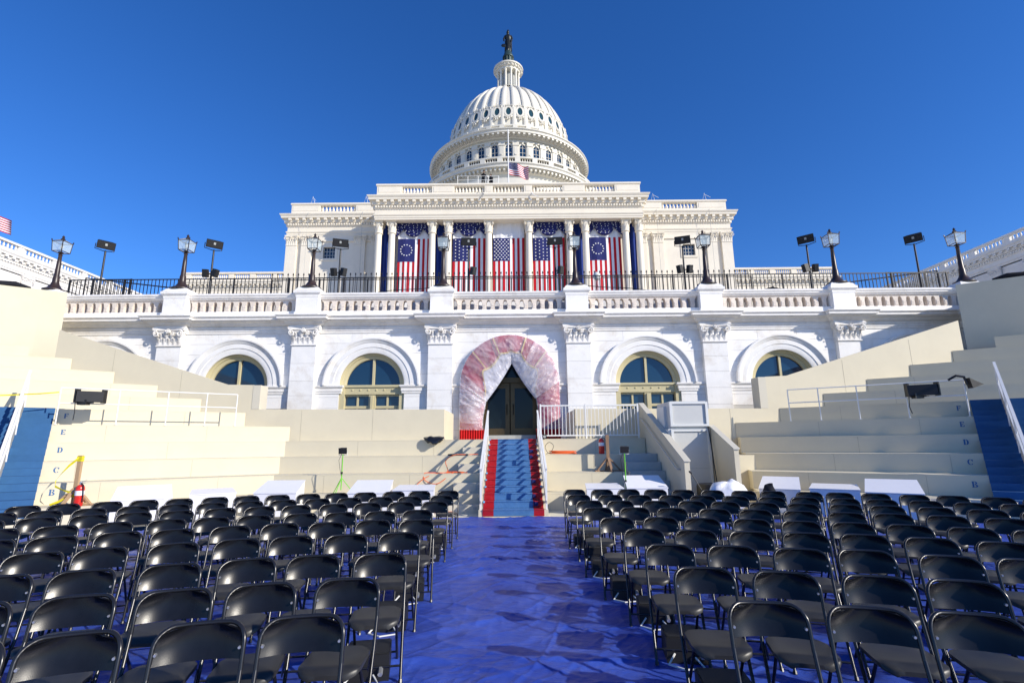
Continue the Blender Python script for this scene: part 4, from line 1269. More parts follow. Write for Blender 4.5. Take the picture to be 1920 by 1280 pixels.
# ================================================================== fences on the terrace
def fence(name, label, x0, x1, y, z0, h, pitch, spikes=False, rail2=True):
    t = thing(name, label, 'fence', ((x0+x1)/2, y, z0))
    pk = MB(); n = int((x1-x0)/pitch)
    for i in range(n+1):
        x = x0 + (x1-x0)*i/n
        pk.box(x-.012, x+.012, y-.012, y+.012, z0+.08, z0+h+(.28 if spikes else 0))
        if spikes: pk.lathe([(.01, 0), (.045, .04), (.03, .10), (0, .16)], x, y, 5, cz=z0+h+.24)
    obj('pickets', pk, M_IRON, t, kind='stuff')
    k = max(1, int((x1-x0)/2.4))
    for i in range(k+1):
        x = x0 + (x1-x0)*i/k
        obj('post', MB().box(x-.03, x+.03, y-.03, y+.03, z0, z0+h+.02), M_IRON, t)
    obj('top_rail', MB().box(x0, x1, y-.022, y+.022, z0+h-.03, z0+h+.01), M_IRON, t)
    obj('bottom_rail', MB().box(x0, x1, y-.02, y+.02, z0+.08, z0+.12), M_IRON, t)
fence('iron_fence', 'long black railing running behind the whole marble balustrade', -20.2, 19.9, 21.9, 7.05, 2.15, .17)
fence('iron_fence', 'black spiked fence far back across the terrace before the portico', -13, 13, 26, 7.05, 3.45, .28, spikes=True)
fence('iron_fence', 'raised black railing by the leftmost pole speaker', -20.6, -18.75, 23.6, 7.05, 2.75, .17)
fence('iron_fence', 'raised black railing by the rightmost pole speaker', 18.5, 20.4, 23.6, 7.05, 2.75, .17)
for s, lb in ((-1, 'slanting black handrail at the left end of the terrace'), (1, 'slanting black handrail at the right end of the terrace')):
    t = thing('handrail', lb, 'handrail', (s*18.5, 22.6, 7.05))
    mb = MB().tube([(s*20.3, 22.8, 9.6), (s*15.5, 22.4, 8.9)], .03, 6).tube([(s*20.3, 22.8, 9.6), (s*20.3, 22.8, 7.05)], .03, 6).tube([(s*15.5, 22.4, 8.9), (s*15.5, 22.4, 7.05)], .03, 6)
    obj('pipe', mb, M_IRON, t)
# sagging cable along the left and right of the railing
for s, lb in ((-1, 'black cable drooping along the railing left of the arch'), (1, 'black cable drooping along the railing right of the arch')):
    pts = [(s*(3.0 + 6.0*k/12), 21.75, 8.75 - .45*math.sin(PI*k/12*.5) - .04*math.sin(k)) for k in range(13)]
    obj('hanging_cable', MB().tube(pts, .018, 5), M_BLACK, label=lb, cat='cable', at=(s*6.0, 21.75, 8.3))
# small things on the terrace rail
t = thing('white_globe_lamp', 'small round white globe on a stem behind the right railing', 'lamp', (3.98, 22.3, 7.05))
obj('stem', MB().tube([(3.98, 22.3, 7.05), (3.98, 22.3, 9.2)], .02, 6), M_GREYS, t)
obj('globe', MB().lathe([(0, -.2), (.11, -.17), (.2, 0), (.11, .17), (0, .2)], 3.98, 22.3, 16, cz=9.3), M_GREYF, t, smooth=180)
def rumple(mb_fn, seed, amp, sc):
    mb = mb_fn; out = []
    for p in mb.v:
        n = mnoise.noise_vector(Vector(p)*sc + Vector((seed, 0, 0)))
        out.append((p[0]+n.x*amp, p[1]+n.y*amp, p[2]+n.z*amp))
    mb.v = out; return mb
def blob(cx, cy, cz, rx, ry, rz, n=20, k=10):
    mb = MB()
    mb.lathe([(math.sin(PI*i/k) if 0 < i < k else 0.0001, -math.cos(PI*i/k)) for i in range(k+1)], 0, 0, n)
    mb.v = [(cx+p[0]*rx, cy+p[1]*ry, cz+p[2]*rz) for p in mb.v]
    return mb
obj('covered_heap', rumple(blob(11.55, 21.3, 8.05, .52, .3, .34), 3, .12, 4), M_CLOTH, label='dark rumpled heap lying on the balustrade right of centre', cat='heap', at=(11.55, 21.3, 7.9), smooth=180)
t = thing('camera_box', 'small black box with white lens behind the balusters above the arch', 'box', (-.12, 20.55, 7.05))
obj('body', MB().box(-.22, -.02, 20.45, 20.65, 7.05, 7.34), M_BLACK, t)
obj('lens_cap', MB().box(-.21, -.03, 20.42, 20.66, 7.34, 7.42), M_BOXW, t)
obj('white_sheeting', MB().grid(lambda u, v: (-8.0 + 15.8*u, 20.85 + .05*math.sin(u*60) + .03*math.sin(u*23+v*3), 7.06 + .68*v + .04*math.sin(u*17)*v), 120, 4), M_BAGW, label='white plastic sheeting standing behind the balusters above the arch', cat='sheeting', at=(0, 20.85, 7.05), recalc=False, smooth=180)
# hoses over the portico parapet
obj('roof_hose', MB().tube([(-3.55, 51.92, 29.6), (-3.5, 51.75, 29.15), (-3.1, 51.25, 28.98), (-2.95, 51.14, 28.8), (-3.05, 51.12, 28.5), (-3.5, 51.14, 28.42)], .045, 6), M_GREYS, label='dark bent hose hanging over the portico cornice left of centre', cat='hose', at=(-3.3, 51.2, 28.9))
obj('roof_hose', MB().tube([(2.4, 51.5, 29.1), (2.35, 51.2, 28.95), (2.42, 51.12, 28.7), (2.7, 51.12, 28.5), (3.1, 51.14, 28.45)], .045, 6), M_WHITE, label='white bent hose hanging over the portico cornice right of centre', cat='hose', at=(2.7, 50.9, 28.8))
# lightning rods on the side blocks
for i, x in enumerate((CX-24.0, CX-17.5, CX+17.6, CX+23.9)):
    lb = ['outer', 'inner', 'inner', 'outer'][i] + ' thin white bracket on the ' + ('left' if x < 0 else 'right') + ' side block parapet'
    t = thing('roof_bracket', lb, 'bracket', (x, YS0+.3, 30.6), group='thin brackets on the side parapets')
    obj('rod', MB().tube([(x-.2, YS0+.3, 30.6), (x+.05, YS0+.2, 31.55), (x+.3, YS0+.3, 30.6)], .03, 5).tube([(x+.05, YS0+.2, 31.4), (x+.6, YS0-.2, 30.8)], .025, 5), M_WHITE, t)
    obj('wire', MB().tube([(x+.05, YS0-.82, 29.0), (x+.08, YS0-.82, 18)], .018, 4), M_GREYS, t)

# ================================================================== stands
AX = Vector((-.842, -.540)); NX = Vector((-.540, .842))     # left section: along a row (outwards), up the rows
TREAD, RISE, Z0T = .83, .475, .88
YPAN = 17.0
def zt(j): return Z0T + RISE*j
def cen_y(j): return 14.5 + TREAD*j
def corner(j): return Vector((-6.7 - .245*j, 14.5 + TREAD*j))
def Lp(j, s, back=0.0):
    """point on the front edge of left tier j, s metres out from the base corner, back metres up the rows"""
    return Vector((-6.7, 14.5)) + NX*(TREAD*j + back) + AX*s
def stencil(ch):
    """polygons of a stencil serif capital, 1 high"""
    P = []
    def rect(x0, x1, z0, z1): P.append([(x0, z0), (x1, z0), (x1, z1), (x0, z1)])
    def arc(cx, cz, r0x, r1x, r0z, r1z, a0, a1, n=10):
        o = [(cx + r1x*math.cos(a0+(a1-a0)*i/n), cz + r1z*math.sin(a0+(a1-a0)*i/n)) for i in range(n+1)]
        i_ = [(cx + r0x*math.cos(a0+(a1-a0)*i/n), cz + r0z*math.sin(a0+(a1-a0)*i/n)) for i in range(n+1)]
        for k in range(n): P.append([i_[k], o[k], o[k+1], i_[k+1]])
    if ch != 'C':
        rect(.08, .31, .0, 1.0); rect(0, .38, 0, .07); rect(0, .38, .93, 1.0)
    if ch in 'EF':
        rect(.38, .72, .88, 1.0); P.append([(.60, .88), (.72, .64), (.72, .88)]); rect(.36, .52, .45, .57); rect(.50, .56, .36, .66)
    if ch == 'E':
        rect(.38, .74, 0, .12); P.append([(.62, .12), (.74, .12), (.74, .38)])
    if ch == 'D': arc(.40, .5, .17, .42, .40, .5, -PI/2, PI/2)
    if ch == 'B':
        arc(.40, .76, .14, .33, .15, .24, -PI/2, PI/2); arc(.40, .26, .17, .40, .17, .26, -PI/2, PI/2)
    if ch == 'C':
        arc(.45, .5, .20, .43, .40, .5, PI*.52, PI*1.48, 14)
        arc(.50, .5, .16, .34, .42, .5, PI*.18, PI*.46, 5); arc(.50, .5, .16, .34, .42, .5, -PI*.46, -PI*.2, 5)
        P.append([(.70, .62), (.80, .62), (.80, 1.0), (.72, .86)])
    return P
def mir(mb, s):
    if s > 0: mb.v = [(-p[0], p[1], p[2]) for p in mb.v]
    return mb
SA0 = 4.86                     # where the blue aisle begins along a row
def aisle_s(j): return SA0 + .12*j
def pt(v, s): return (v.x*(-s), v.y)
for s, side in ((-1, 'left'), (1, 'right')):
    st = thing('tiered_stand', 'cream tiered stand with stencilled row letters angled in on the ' + side, 'stand', (s*12.0, 14.0, 0))
    JT = 10
    for j in range(-1, JT):
        if j < 3:
            f0 = corner(j); b0 = corner(j) + Vector((-.245, TREAD))*1.10
            if j == 2: b0 = Vector((b0.x, min(b0.y, YPAN-.02)))
        else:
            t0 = (Lp(j, 0).y - (YPAN-.015)) / .540; f0 = Lp(j, t0)
            t1 = (Lp(j, 0, TREAD*1.1).y - (YPAN-.015)) / .540; b0 = Lp(j, t1, TREAD*1.1)
        f1 = Lp(j, 16.0); b1 = Lp(j, 16.0, TREAD*1.1)
        zb = zt(j) - RISE - .03 if j > -1 else -.03
        mb = MB().prism([tuple(f0), tuple(f1), tuple(b1), tuple(b0)], zb, zt(j) - .022)
        # tread board with a small nosing
        n0 = f0 - NX*.004; n1 = f1 - NX*.004
        mb.prism([tuple(n0), tuple(n1), tuple(b1), tuple(b0)], zt(j)-.022, zt(j))
        tr = obj('tier', mir(mb, s), M_CREAM, st)
        # plywood joints as thin battens on the riser are not visible: the sheets butt, leave hairline grooves
        if 0 <= j <= 4:
            ch = 'BCDEF'[j]; hL = .135
            pos = aisle_s(j) - .20
            lm = MB()
            for poly in stencil(ch):
                vs_ = []
                for (u, w) in poly:
                    # reading direction: viewer's right
                    d = (pos - (u-.4)*hL) if s < 0 else (pos + (u-.4)*hL)
                    p = Lp(j, d) - NX*.004
                    vs_.append((p.x*(-s), p.y, zt(j) - .27 + w*hL))
                lm.add(vs_, [tuple(range(len(vs_)))])
            obj('letter', lm, M_LETTER, tr, label='stencilled letter ' + ch)
    # blue carpeted aisle, three steps to a row
    for m in range(-1, 16):
        j = m / 3.0
        z = zt(-1) + RISE*(m+1)/3.0 + .014
        if z > zt(4) + .03: break
        jj = j - (2/3.0)
        sA = aisle_s(jj+.5)
        f0 = Lp(jj, sA, -.022); f1 = Lp(jj, sA + 3.0, -.022)
        b0 = Lp(jj, aisle_s(jj+1), TREAD/3 + .05); b1 = Lp(jj, sA + 3.0, TREAD/3 + .05)
        mb = MB().prism([tuple(f0), tuple(f1), tuple(b1), tuple(b0)], z - RISE/3 - .03, z)
        obj('carpet_step', mir(mb, s), M_AISLE, st)
    # plywood joints: narrow cover strips on risers every 2.44 m
    for j in range(-1, JT):
        for q in (1.35, 3.8, 8.6, 11.0):
            t0 = 0 if j < 3 else (Lp(j, 0).y - YPAN) / .540
            d = q + .31*((j*7) % 5)
            if d < t0 + .2 or SA0-.3 < d < SA0+3.6: continue
            p = Lp(j, d) - NX*.0025; p2 = Lp(j, d + .006) - NX*.0025; p3 = Lp(j, d+.006, .01); p4 = Lp(j, d, .01)
            z_lo = max(zt(j) - RISE, 0) + .004
            obj('joint', mir(MB().prism([tuple(p), tuple(p2), tuple(p3), tuple(p4)], z_lo, zt(j)-.026), s), M_SEAM, st)

# centre tiers either side of the carpet stair
for s, side in ((-1, 'left'), (1, 'right')):
    st = thing('tiered_stand', 'low cream tiers facing the camera ' + side + ' of the carpeted stair', 'stand', (s*3.5, 15.0, 0))
    for j in range(-1, 3):
        xi = .86
        xo = -corner(j).x if s < 0 else (3.2 if j < 2 else 4.18)
        if s > 0 and j == 1: xo = 4.18
        y0 = cen_y(j); y1 = cen_y(j) + TREAD*1.1 if j < 2 else YPAN+.02
        zb = zt(j) - RISE - .03 if j > -1 else -.03
        mb = MB()
        for (ya, za, zb_) in ((y0, zb, zt(j)-.022), (y0-.004, zt(j)-.022, zt(j))):
            if s < 0 and j < 2:
                c1 = corner(j+1); mb.prism([(-xi, ya), (-xo, ya), (c1.x, y1), (-xi, y1)], za, zb_)
            else:
                mb.box(*sorted((s*xi, s*xo)), ya, y1, za, zb_)
        obj('tier', mb, M_CREAM, st)
    if s < 0:
        # half-height steps beside the stair
        for j in range(-1, 3):
            for k in (0, 1):
                zz = zt(j) - RISE/2 if k == 0 else None
                if zz is None: continue
                mb = MB().box(-1.62 + .04*j, -.87, cen_y(j) - TREAD*.5, cen_y(j) + .03, max(-.03, zt(j)-RISE-.02), zz)
                obj('half_step', mb, M_CREAM2, st)
                obj('socket_plate', MB().box(-1.02, -.93, cen_y(j)-TREAD*.5-.006, cen_y(j)-TREAD*.5, max(0, zt(j)-RISE)+.06, zz-.04), M_GREYS, st)
    # joints
    for j in range(-1, 3):
        for x in ((-2.9, -5.3) if s < 0 else (2.2,)):
            obj('joint', MB().box(x+.2*j, x+.2*j+.006, cen_y(j)-.0025, cen_y(j)+.01, max(0, zt(j)-RISE)+.004, zt(j)-.026), M_SEAM, st)

# back panels
def panel(name, label, poly, y0, y1, loc, seams=()):
    t = thing(name, label, 'panel wall', loc)
    obj('board', MB().prism(poly, y0, y1, 'y'), M_CREAM, t)
    for (x, z0, z1) in seams:
        obj('joint', MB().box(x, x+.007, y0-.003, y0+.01, z0, z1), M_SEAM, t)
    return t
pl = panel('back_panel', 'cream plywood wall left of the arch, rising in a slope to the left', [(-2.30, 0), (-2.30, 2.84), (-8.80, 2.90), (-8.80, 3.72), (-9.70, 3.74), (-15.75, 5.70), (-15.75, 0)], YPAN, YPAN+.12, (-9, YPAN, 0),
      [(-4.7, 1.84, 2.84), (-7.1, 1.84, 2.84), (-11.3, 3.0, 4.2), (-13.7, 3.9, 4.98)])
obj('return_wall', MB().box(-2.42, -2.30, YPAN+.12, YW-.3, 0, 2.835), M_CREAM, pl)
obj('end_post', MB().box(-8.80, -8.55, YPAN-.01, YPAN+.5, 2.9, 3.71), M_CREAM2, pl)
pr_ = panel('back_panel', 'cream plywood wall right of the arch, rising in a slope to the right', [(2.10, 0), (2.10, 2.82), (8.62, 2.78), (8.62, 3.85), (9.35, 3.88), (15.55, 5.76), (15.55, 0)], YPAN, YPAN+.12, (9, YPAN, 0),
      [(4.9, 1.84, 2.8), (7.3, 1.3, 2.78), (11.3, 3.3, 4.4), (13.7, 4.2, 5.1)])
obj('return_wall', MB().box(2.10, 2.22, YPAN+.12, YW-.3, 0, 2.815), M_CREAM, pr_)
obj('end_post', MB().box(8.36, 8.62, YPAN-.01, YPAN+.5, 2.78, 3.84), M_CREAM2, pr_)
for s, lb in ((-1, 'tall sunlit cream block at the top of the left stand'), (1, 'tall shaded cream block at the top of the right stand')):
    t = thing('tall_block', lb, 'block', (s*18, 17, 0))
    A = Vector((-16.75, 18.15)); B = Vector((-17.35, 17.80)); Cc = B + AX*7.5; D = Cc + NX*2.2; E_ = Vector((-19.2, 19.85))
    mb = MB().prism([tuple(A), tuple(B), tuple(Cc), tuple(D), tuple(E_)], 0, 7.42)
    obj('board', mir(mb, s), M_CREAM, t)
    for q in (1.2, 3.6):
        p = B + AX*q - NX*.003; p2 = p + AX*.007
        obj('joint', mir(MB().prism([tuple(p), tuple(p2), tuple(p2 + NX*.01), tuple(p + NX*.01)], 3.2, 7.4), s), M_SEAM, t)
    # dark bundled cable lying on top
    pts = [(s*(17.8 + .35*k), 17.75 - .225*k, 7.47 + .10*math.sin(k*1.9)**2) for k in range(9)]
    obj('cable_bundle', MB().tube(pts, [.05, .10, .12, .13, .11, .13, .12, .10, .06], 7), M_CLOTH, label='dark cable bundle lying on the tall ' + ('left' if s < 0 else 'right') + ' block', cat='cable', at=(s*19, 17, 7.42))

# ================================================================== centre stair with red and blue carpet
stair = thing('carpeted_stair', 'stair to the arch under a blue carpet with red borders and plastic', 'stair', (0, 12.5, 0))
NR = 12; RH = 1.83/NR; RN = (16.22-12.5)/(NR-1)
CW = .735
for i in range(NR):
    y0 = 12.5 + i*RN; z1 = (i+1)*RH
    yb = y0 + RN + .03 if i < NR-1 else 16.5
    sp = obj('step', MB().box(-CW-.10, CW+.10, y0+.012, yb+.1, i*RH-.02 if i else -.05, z1-.014), M_CREAM, stair)
    def runner(nm, x0, x1, m):
        mb = MB(); z0 = i*RH + .002
        pr = [(y0, z0), (y0-.006, z1-.03), (y0-.02, z1-.012), (y0-.016, z1-.001), (y0+.0, z1), (yb, z1-.001), (yb, z1-.012), (y0+.012, z1-.013), (y0+.012, z0)]
        mb.prism(pr, x0, x1, 'x')
        return obj(nm, mb, m, sp)
    runner('blue_runner', -.475, .485, M_CARPB)
    runner('red_border', -CW, -.477, M_CARPR); runner('red_border', .487, CW, M_CARPR)
    rr = random.Random(i)
    for sd in (-1, 1):
        if rr.random() < .75:
            x = sd*(CW - .012)
            obj('tape', MB().box(x-.02, x+.024, y0-.024, y0+rr.uniform(.03, .09), z1-.03, z1+.004), M_TAPE, sp)
        if sd > 0 and rr.random() < .3:
            obj('tape', MB().box(.5, .5+rr.uniform(.05, .16), y0-.0235, y0-.010, z1-.11, z1-.02), M_FBLUE, sp)  # painted dark squares for the shadows and black marks on the red border
obj('landing_mat', MB().box(-.9, .86, 16.26, 19.3, 1.8265, 1.834), mat('purple grey mat', (.16, .13, .19), .6, .3, var=.1, vscale=6), stair)

def stair_rail(x, label):
    t = thing('stair_handrail', label, 'handrail', (x, 14.4, 0))
    def zs(y): return max(0, (y-12.5)/RN*RH + RH)
    for y in (12.62, 14.4, 16.2):
        obj('post', MB().box(x-.022, x+.022, y-.022, y+.022, 0 if y < 13 else zs(y)-.4, zs(y)+.86), M_WHITE, t)
    obj('top_rail', MB().bar((x, 12.55, zs(12.62)+.86), (x, 16.35, zs(16.2)+.90), .05, .06), M_WHITE, t)
    obj('mid_rail', MB().bar((x, 12.62, zs(12.62)+.42), (x, 16.2, zs(16.2)+.42), .035, .05), M_WHITE, t)
    obj('kick_board', MB().bar((x, 12.6, zs(12.62)+.06), (x, 16.2, zs(16.2)+.02), .03, .16), M_CREAM2, t)
stair_rail(-.79, 'white handrail on the left of the carpeted stair')
stair_rail(.80, 'white handrail on the right of the carpeted stair')

# ================================================================== draped canopy round the doorway
canopy = thing('draped_arch', 'red draped arch wrapped in clear plastic around the doorway', 'drapery', (XA, 19.5, 1.83))
RO = 1.96; ZB_ = 1.86
Lv = ZS - ZB_; La = PI*RO; LT = 2*Lv + La
def outer(p):
    d = p*LT
    if d < Lv: return (-RO, ZB_ + d), 0, d/Lv
    if d < Lv + La:
        a = PI - (d-Lv)/RO; return (RO*math.cos(a), ZS + RO*math.sin(a)), 1, (d-Lv)/La
    return (RO, ZB_ + (LT-d)), 2, (LT-d)/Lv
def inner(p):
    o, zone, q = outer(p)
    if zone == 0:
        return (-.96 - .06*math.sin(q*5), o[1] - .75*q*q*.9)
    if zone == 2:
        return (1.02 + .05*math.sin(q*4), o[1] - .62*q*q*.9)
    if q < .5:
        t = q/.5; return (-.98 + 1.06*t + .05*math.sin(PI*t), 3.26 + 1.58*t)
    t = (1-q)/.5; return (1.02 - .94*t - .05*math.sin(PI*t), 3.40 + 1.44*t)
def canopy_pt(p, v, off=0.0, wob=0.0, seed=0):
    o, zone, q = outer(p); i_ = inner(p)
    x = o[0] + (i_[0]-o[0])*v; z = o[1] + (i_[1]-o[1])*v
    bulge = .15 + .17*math.sin(PI*min(1, v*.85+.08))
    y = YW - .02 - bulge - off
    n1_ = mnoise.noise(Vector((x*1.6+z*.9, z*3.0-x*.8, seed))); n2_ = mnoise.noise(Vector((x*4.2-z*2, z*5+x*3, seed+5)))
    n = wob*(.35*n1_ + .9*(1-min(1, abs(n1_)*3.2))**2 + .6*(1-min(1, abs(n2_)*3.0))**2 - .5)
    return (XA + x, y - n, z)
def vmax(p):
    o, zone, q = outer(p)
    if zone != 1: return .93
    base = .93 - .45*min(1, min(q, 1-q)/.18)
    return base + .10*abs(math.sin(q*PI*5)) 
def pleat(p, v):
    return .026*math.sin(p*LT*9.0)*(.4+.6*v)
obj('red_valance', MB().grid(lambda p, w: (lambda c: (c[0], c[1] + pleat(p, w), c[2]))(canopy_pt(p, w*vmax(p))), 220, 16), M_DRED, canopy, recalc=False, smooth=180)
for sg in (-1, 1):
    hx0, hx1 = sorted((XA + sg*RO*.995, XA + sg*1.0))
    obj('red_hem', MB().grid(lambda u, v: (hx0 + (hx1-hx0)*u, YW - .36 + .035*math.sin(u*62), ZB_ - .02 + .40*v), 90, 3), M_HEM, canopy, recalc=False, smooth=180)
def fr(p, w):
    v = vmax(p); c = canopy_pt(p, v - .0 + .045*w, .03); return (c[0], c[1]+pleat(p, 1), c[2])
obj('gold_fringe', MB().grid(lambda p, w: fr(.24 + .52*p, w), 200, 2), M_DGOLD, canopy, recalc=False)
for k, pp in enumerate((.34, .435, .565, .66)):
    mb = MB().grid(lambda w, u: (lambda c: (c[0], c[1]+pleat(pp, w)*.3-.02, c[2]))(canopy_pt(pp + (u-.5)*.006, w*vmax(pp)*.98, .03)), 10, 2)
    obj('gold_braid', mb, M_DGOLD, canopy, recalc=False)
# milky curtains tied back to both sides
for sgn, (p0, p1) in ((-1, (.20, .4995)), (1, (.5005, .80))):
    mb = MB().grid(lambda a, w: (lambda p: canopy_pt(p, (vmax(p)-.04) + (1.0-vmax(p)+.04)*w, -.03-.05*w, .022, 11))(p0 + (p1-p0)*a), 60, 10)
    obj('milky_curtain', mb, M_SHEET, canopy, recalc=False, smooth=180)
obj('plastic_wrap', MB().grid(lambda p, w: canopy_pt(.035 + .93*p, w*.985 - .012, .12 + .008*math.sin(p*70+w*9), .045, 2), 240, 30), M_PLASTIC, canopy, recalc=False, smooth=180)

# further folds of plastic doubled over the right shoulder and both flanks
for (p0, p1, v0, v1, sd) in ((.60, .79, -.012, .97, 21), (.66, .74, -.012, .9, 24), (.06, .25, -.012, .97, 27), (.13, .22, .0, .8, 29)):
    obj('plastic_fold', MB().grid(lambda p, w: canopy_pt(p0 + (p1-p0)*p, v0 + (v1-v0)*w, .155 + .02*math.sin(p*19+w*7) + .001*sd, .045, sd), 60, 20), M_PLASTIC, canopy, recalc=False, smooth=180)

# ================================================================== right-hand stair, lift and rails
t = thing('picket_rail', 'white metal picket railing on the landing right of the arch', 'railing', (2.4, 16.3, 1.83))
x0, x1 = .90, 4.05
for z in (1.93, 2.88): obj('rail', MB().box(x0, x1, 16.28, 16.32, z-.02, z+.02), M_WHITE, t)
pm_ = build('picket', MB().box(-.009, .009, -.009, .009, 1.95, 2.86), M_WHITE)
for k in range(28):
    o = obj('picket', None, None, t, mesh=pm_); o.location = (x0 + (x1-x0)*k/27 - 2.4, 0, -1.83)
for x in (x0, 2.35, x1-.02): obj('post', MB().box(x-.022, x+.022, 16.275, 16.325, 1.60, 2.93), M_WHITE, t)

sst = thing('side_stair', 'narrow grey stair in shade beside the sloping cream wall', 'stair', (3.7, 14.5, 0))
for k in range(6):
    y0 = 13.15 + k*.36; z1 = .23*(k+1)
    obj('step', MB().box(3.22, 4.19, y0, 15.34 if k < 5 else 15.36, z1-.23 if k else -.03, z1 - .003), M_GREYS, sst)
ck = thing('cheek_wall', 'sloping cream stair wall with a handrail, left of the grey lift', 'stair wall', (4.25, 14.7, 0))
obj('board', MB().prism([(12.65, -.03), (12.65, 1.22), (12.85, 1.30), (16.72, 2.93), (16.98, 2.93), (16.98, -.03)], 4.20, 4.33, 'x'), M_CREAM, ck)
obj('cap', MB().prism([(12.62, 1.22), (12.62, 1.25), (12.84, 1.345), (16.72, 2.975), (16.9, 2.975), (16.9, 2.935), (16.72, 2.935), (12.85, 1.305)], 4.18, 4.35, 'x'), M_CREAM2, ck)
obj('handrail', MB().tube([(4.12, 12.95, 1.02), (4.12, 13.05, 1.04), (4.12, 16.3, 2.45)], .02, 8).tube([(4.12, 12.95, 1.02), (4.19, 12.95, 1.02)], .02, 6), M_CREAM2, ck)
lf = thing('wheelchair_lift', 'pale grey framed lift cabinet between two sloping cream walls', 'lift', (4.9, 14.3, 0))
obj('cabinet', MB().box(4.44, 5.44, 14.22, 15.9, -.03, 2.06).box(4.44, 5.44, 14.22, 15.5, 2.06, 2.82), M_GREYP, lf)
for (z0, z1, nm) in ((2.12, 2.80, 'upper_panel'), (.02, 2.04, 'lower_panel')):
    mb = MB()
    mb.box(4.40, 4.47, 14.14, 14.22, z0, z1); mb.box(5.40, 5.47, 14.14, 14.22, z0, z1)
    mb.box(4.47, 5.40, 14.14, 14.22, z1-.06, z1); mb.box(4.47, 5.40, 14.14, 14.22, z0, z0+.06)
    fr_ = obj('door_frame', mb, M_GREYF, lf)
    obj(nm, MB().box(4.47, 5.40, 14.185, 14.215, z0+.06, z1-.06), M_GREYP, lf)
obj('door_seam', MB().box(4.47, 5.40, 14.181, 14.186, .98, .99), M_GREYS, lf)
obj('side_box', MB().box(4.36, 4.44, 14.6, 15.3, 1.7, 2.7), M_GREYF, lf)
obj('control_box', MB().box(4.34, 4.44, 14.20, 14.5, 1.75, 2.05).tube([(4.39, 14.19, 1.95), (4.39, 14.17, 1.95)], .015, 6).tube([(4.39, 14.19, 1.85), (4.39, 14.17, 1.85)], .015, 6), M_GREYF, lf)
c2 = thing('cheek_wall', 'sloping cream wall right of the grey lift', 'stair wall', (5.55, 13.6, 0))
obj('board', MB().prism([(12.78, -.03), (12.78, 1.50), (14.25, 2.12), (16.9, 2.12), (16.9, -.03)], 5.50, 5.62, 'x'), M_CREAM, c2)
obj('cap', MB().prism([(12.75, 1.50), (12.75, 1.53), (14.25, 2.16), (16.9, 2.16), (16.9, 2.125), (14.25, 2.125)], 5.48, 5.64, 'x'), M_CREAM2, c2)
wd = thing('corner_wall', 'cream wall closing the corner behind the right stand', 'panel wall', (6.1, 15.9, 0))
obj('board', MB().prism([(5.64, 13.6), (6.45, 13.6), (6.45, 13.72), (5.64, 13.72)], -.03, .41), M_CREAM, wd)
obj('deck', MB().box(5.63, 9.0, 15.2, 16.99, -.03, 1.30), M_CREAM, wd)
lp_ = thing('black_pole', 'thin black pole leaning upright by the lift door', 'pole', (5.42, 13.9, 0))
obj('shaft', MB().tube([(5.44, 13.75, 0), (5.40, 14.05, 2.1)], .016, 6), M_BLACK, lp_)

# rails on the stands
def stand_rail(s, label, group=None):
    j = 3
    t = thing('stand_rail', label, 'railing', (s*10.6, 14.9, zt(3)))
    ss_ = [.92, 1.75, 2.75, 3.92, 5.22]
    def P(d, z): p = Lp(j, d, .02); return (p.x*(-s), p.y, z)
    for d in ss_:
        obj('post', MB().tube([P(d, zt(j)-.03), P(d, zt(j)+1.0)], .017, 8), M_WHITE, t, smooth=60)
        obj('foot', MB().tube([P(d, zt(j)), P(d, zt(j)+.012)], .045, 8), M_GREYF, t)
    for z in (zt(j)+.58, zt(j)+1.0):
        obj('rail', MB().tube([P(ss_[0], z), P(ss_[-1], z)], .017, 8), M_WHITE, t, smooth=60)
stand_rail(-1, 'white pipe railing on the sunlit left stand'); stand_rail(1, 'white pipe railing on the shaded right stand')
def aisle_rail(s, label):
    t = thing('aisle_handrail', label, 'handrail', (s*12.4, 12.9, 0))
    def P(j, up): p = Lp(j, 5.62 + .12*j, .1); return (p.x*(-s), p.y, zt(j) + up)
    for k in range(4):
        j = -.6 + k*1.5
        obj('post', MB().bar(P(j, .0), P(j, .92), .05, .05), M_WHITE, t)
    obj('top_rail', MB().bar(P(-.9, .92), P(4.2, .95), .06, .09), M_WHITE, t)
    obj('mid_rail', MB().bar(P(-.6, .5), P(3.9, .5), .05, .05), M_WHITE, t)
    for k in range(3):
        obj('side_board', MB().bar(P(-.6+1.5*k, .24), P(.75+1.5*k, .24), .03, .40), M_CREAM2, t)
aisle_rail(-1, 'white handrail climbing the sunlit blue aisle on the left'); aisle_rail(1, 'white handrail climbing the dark blue aisle on the right')

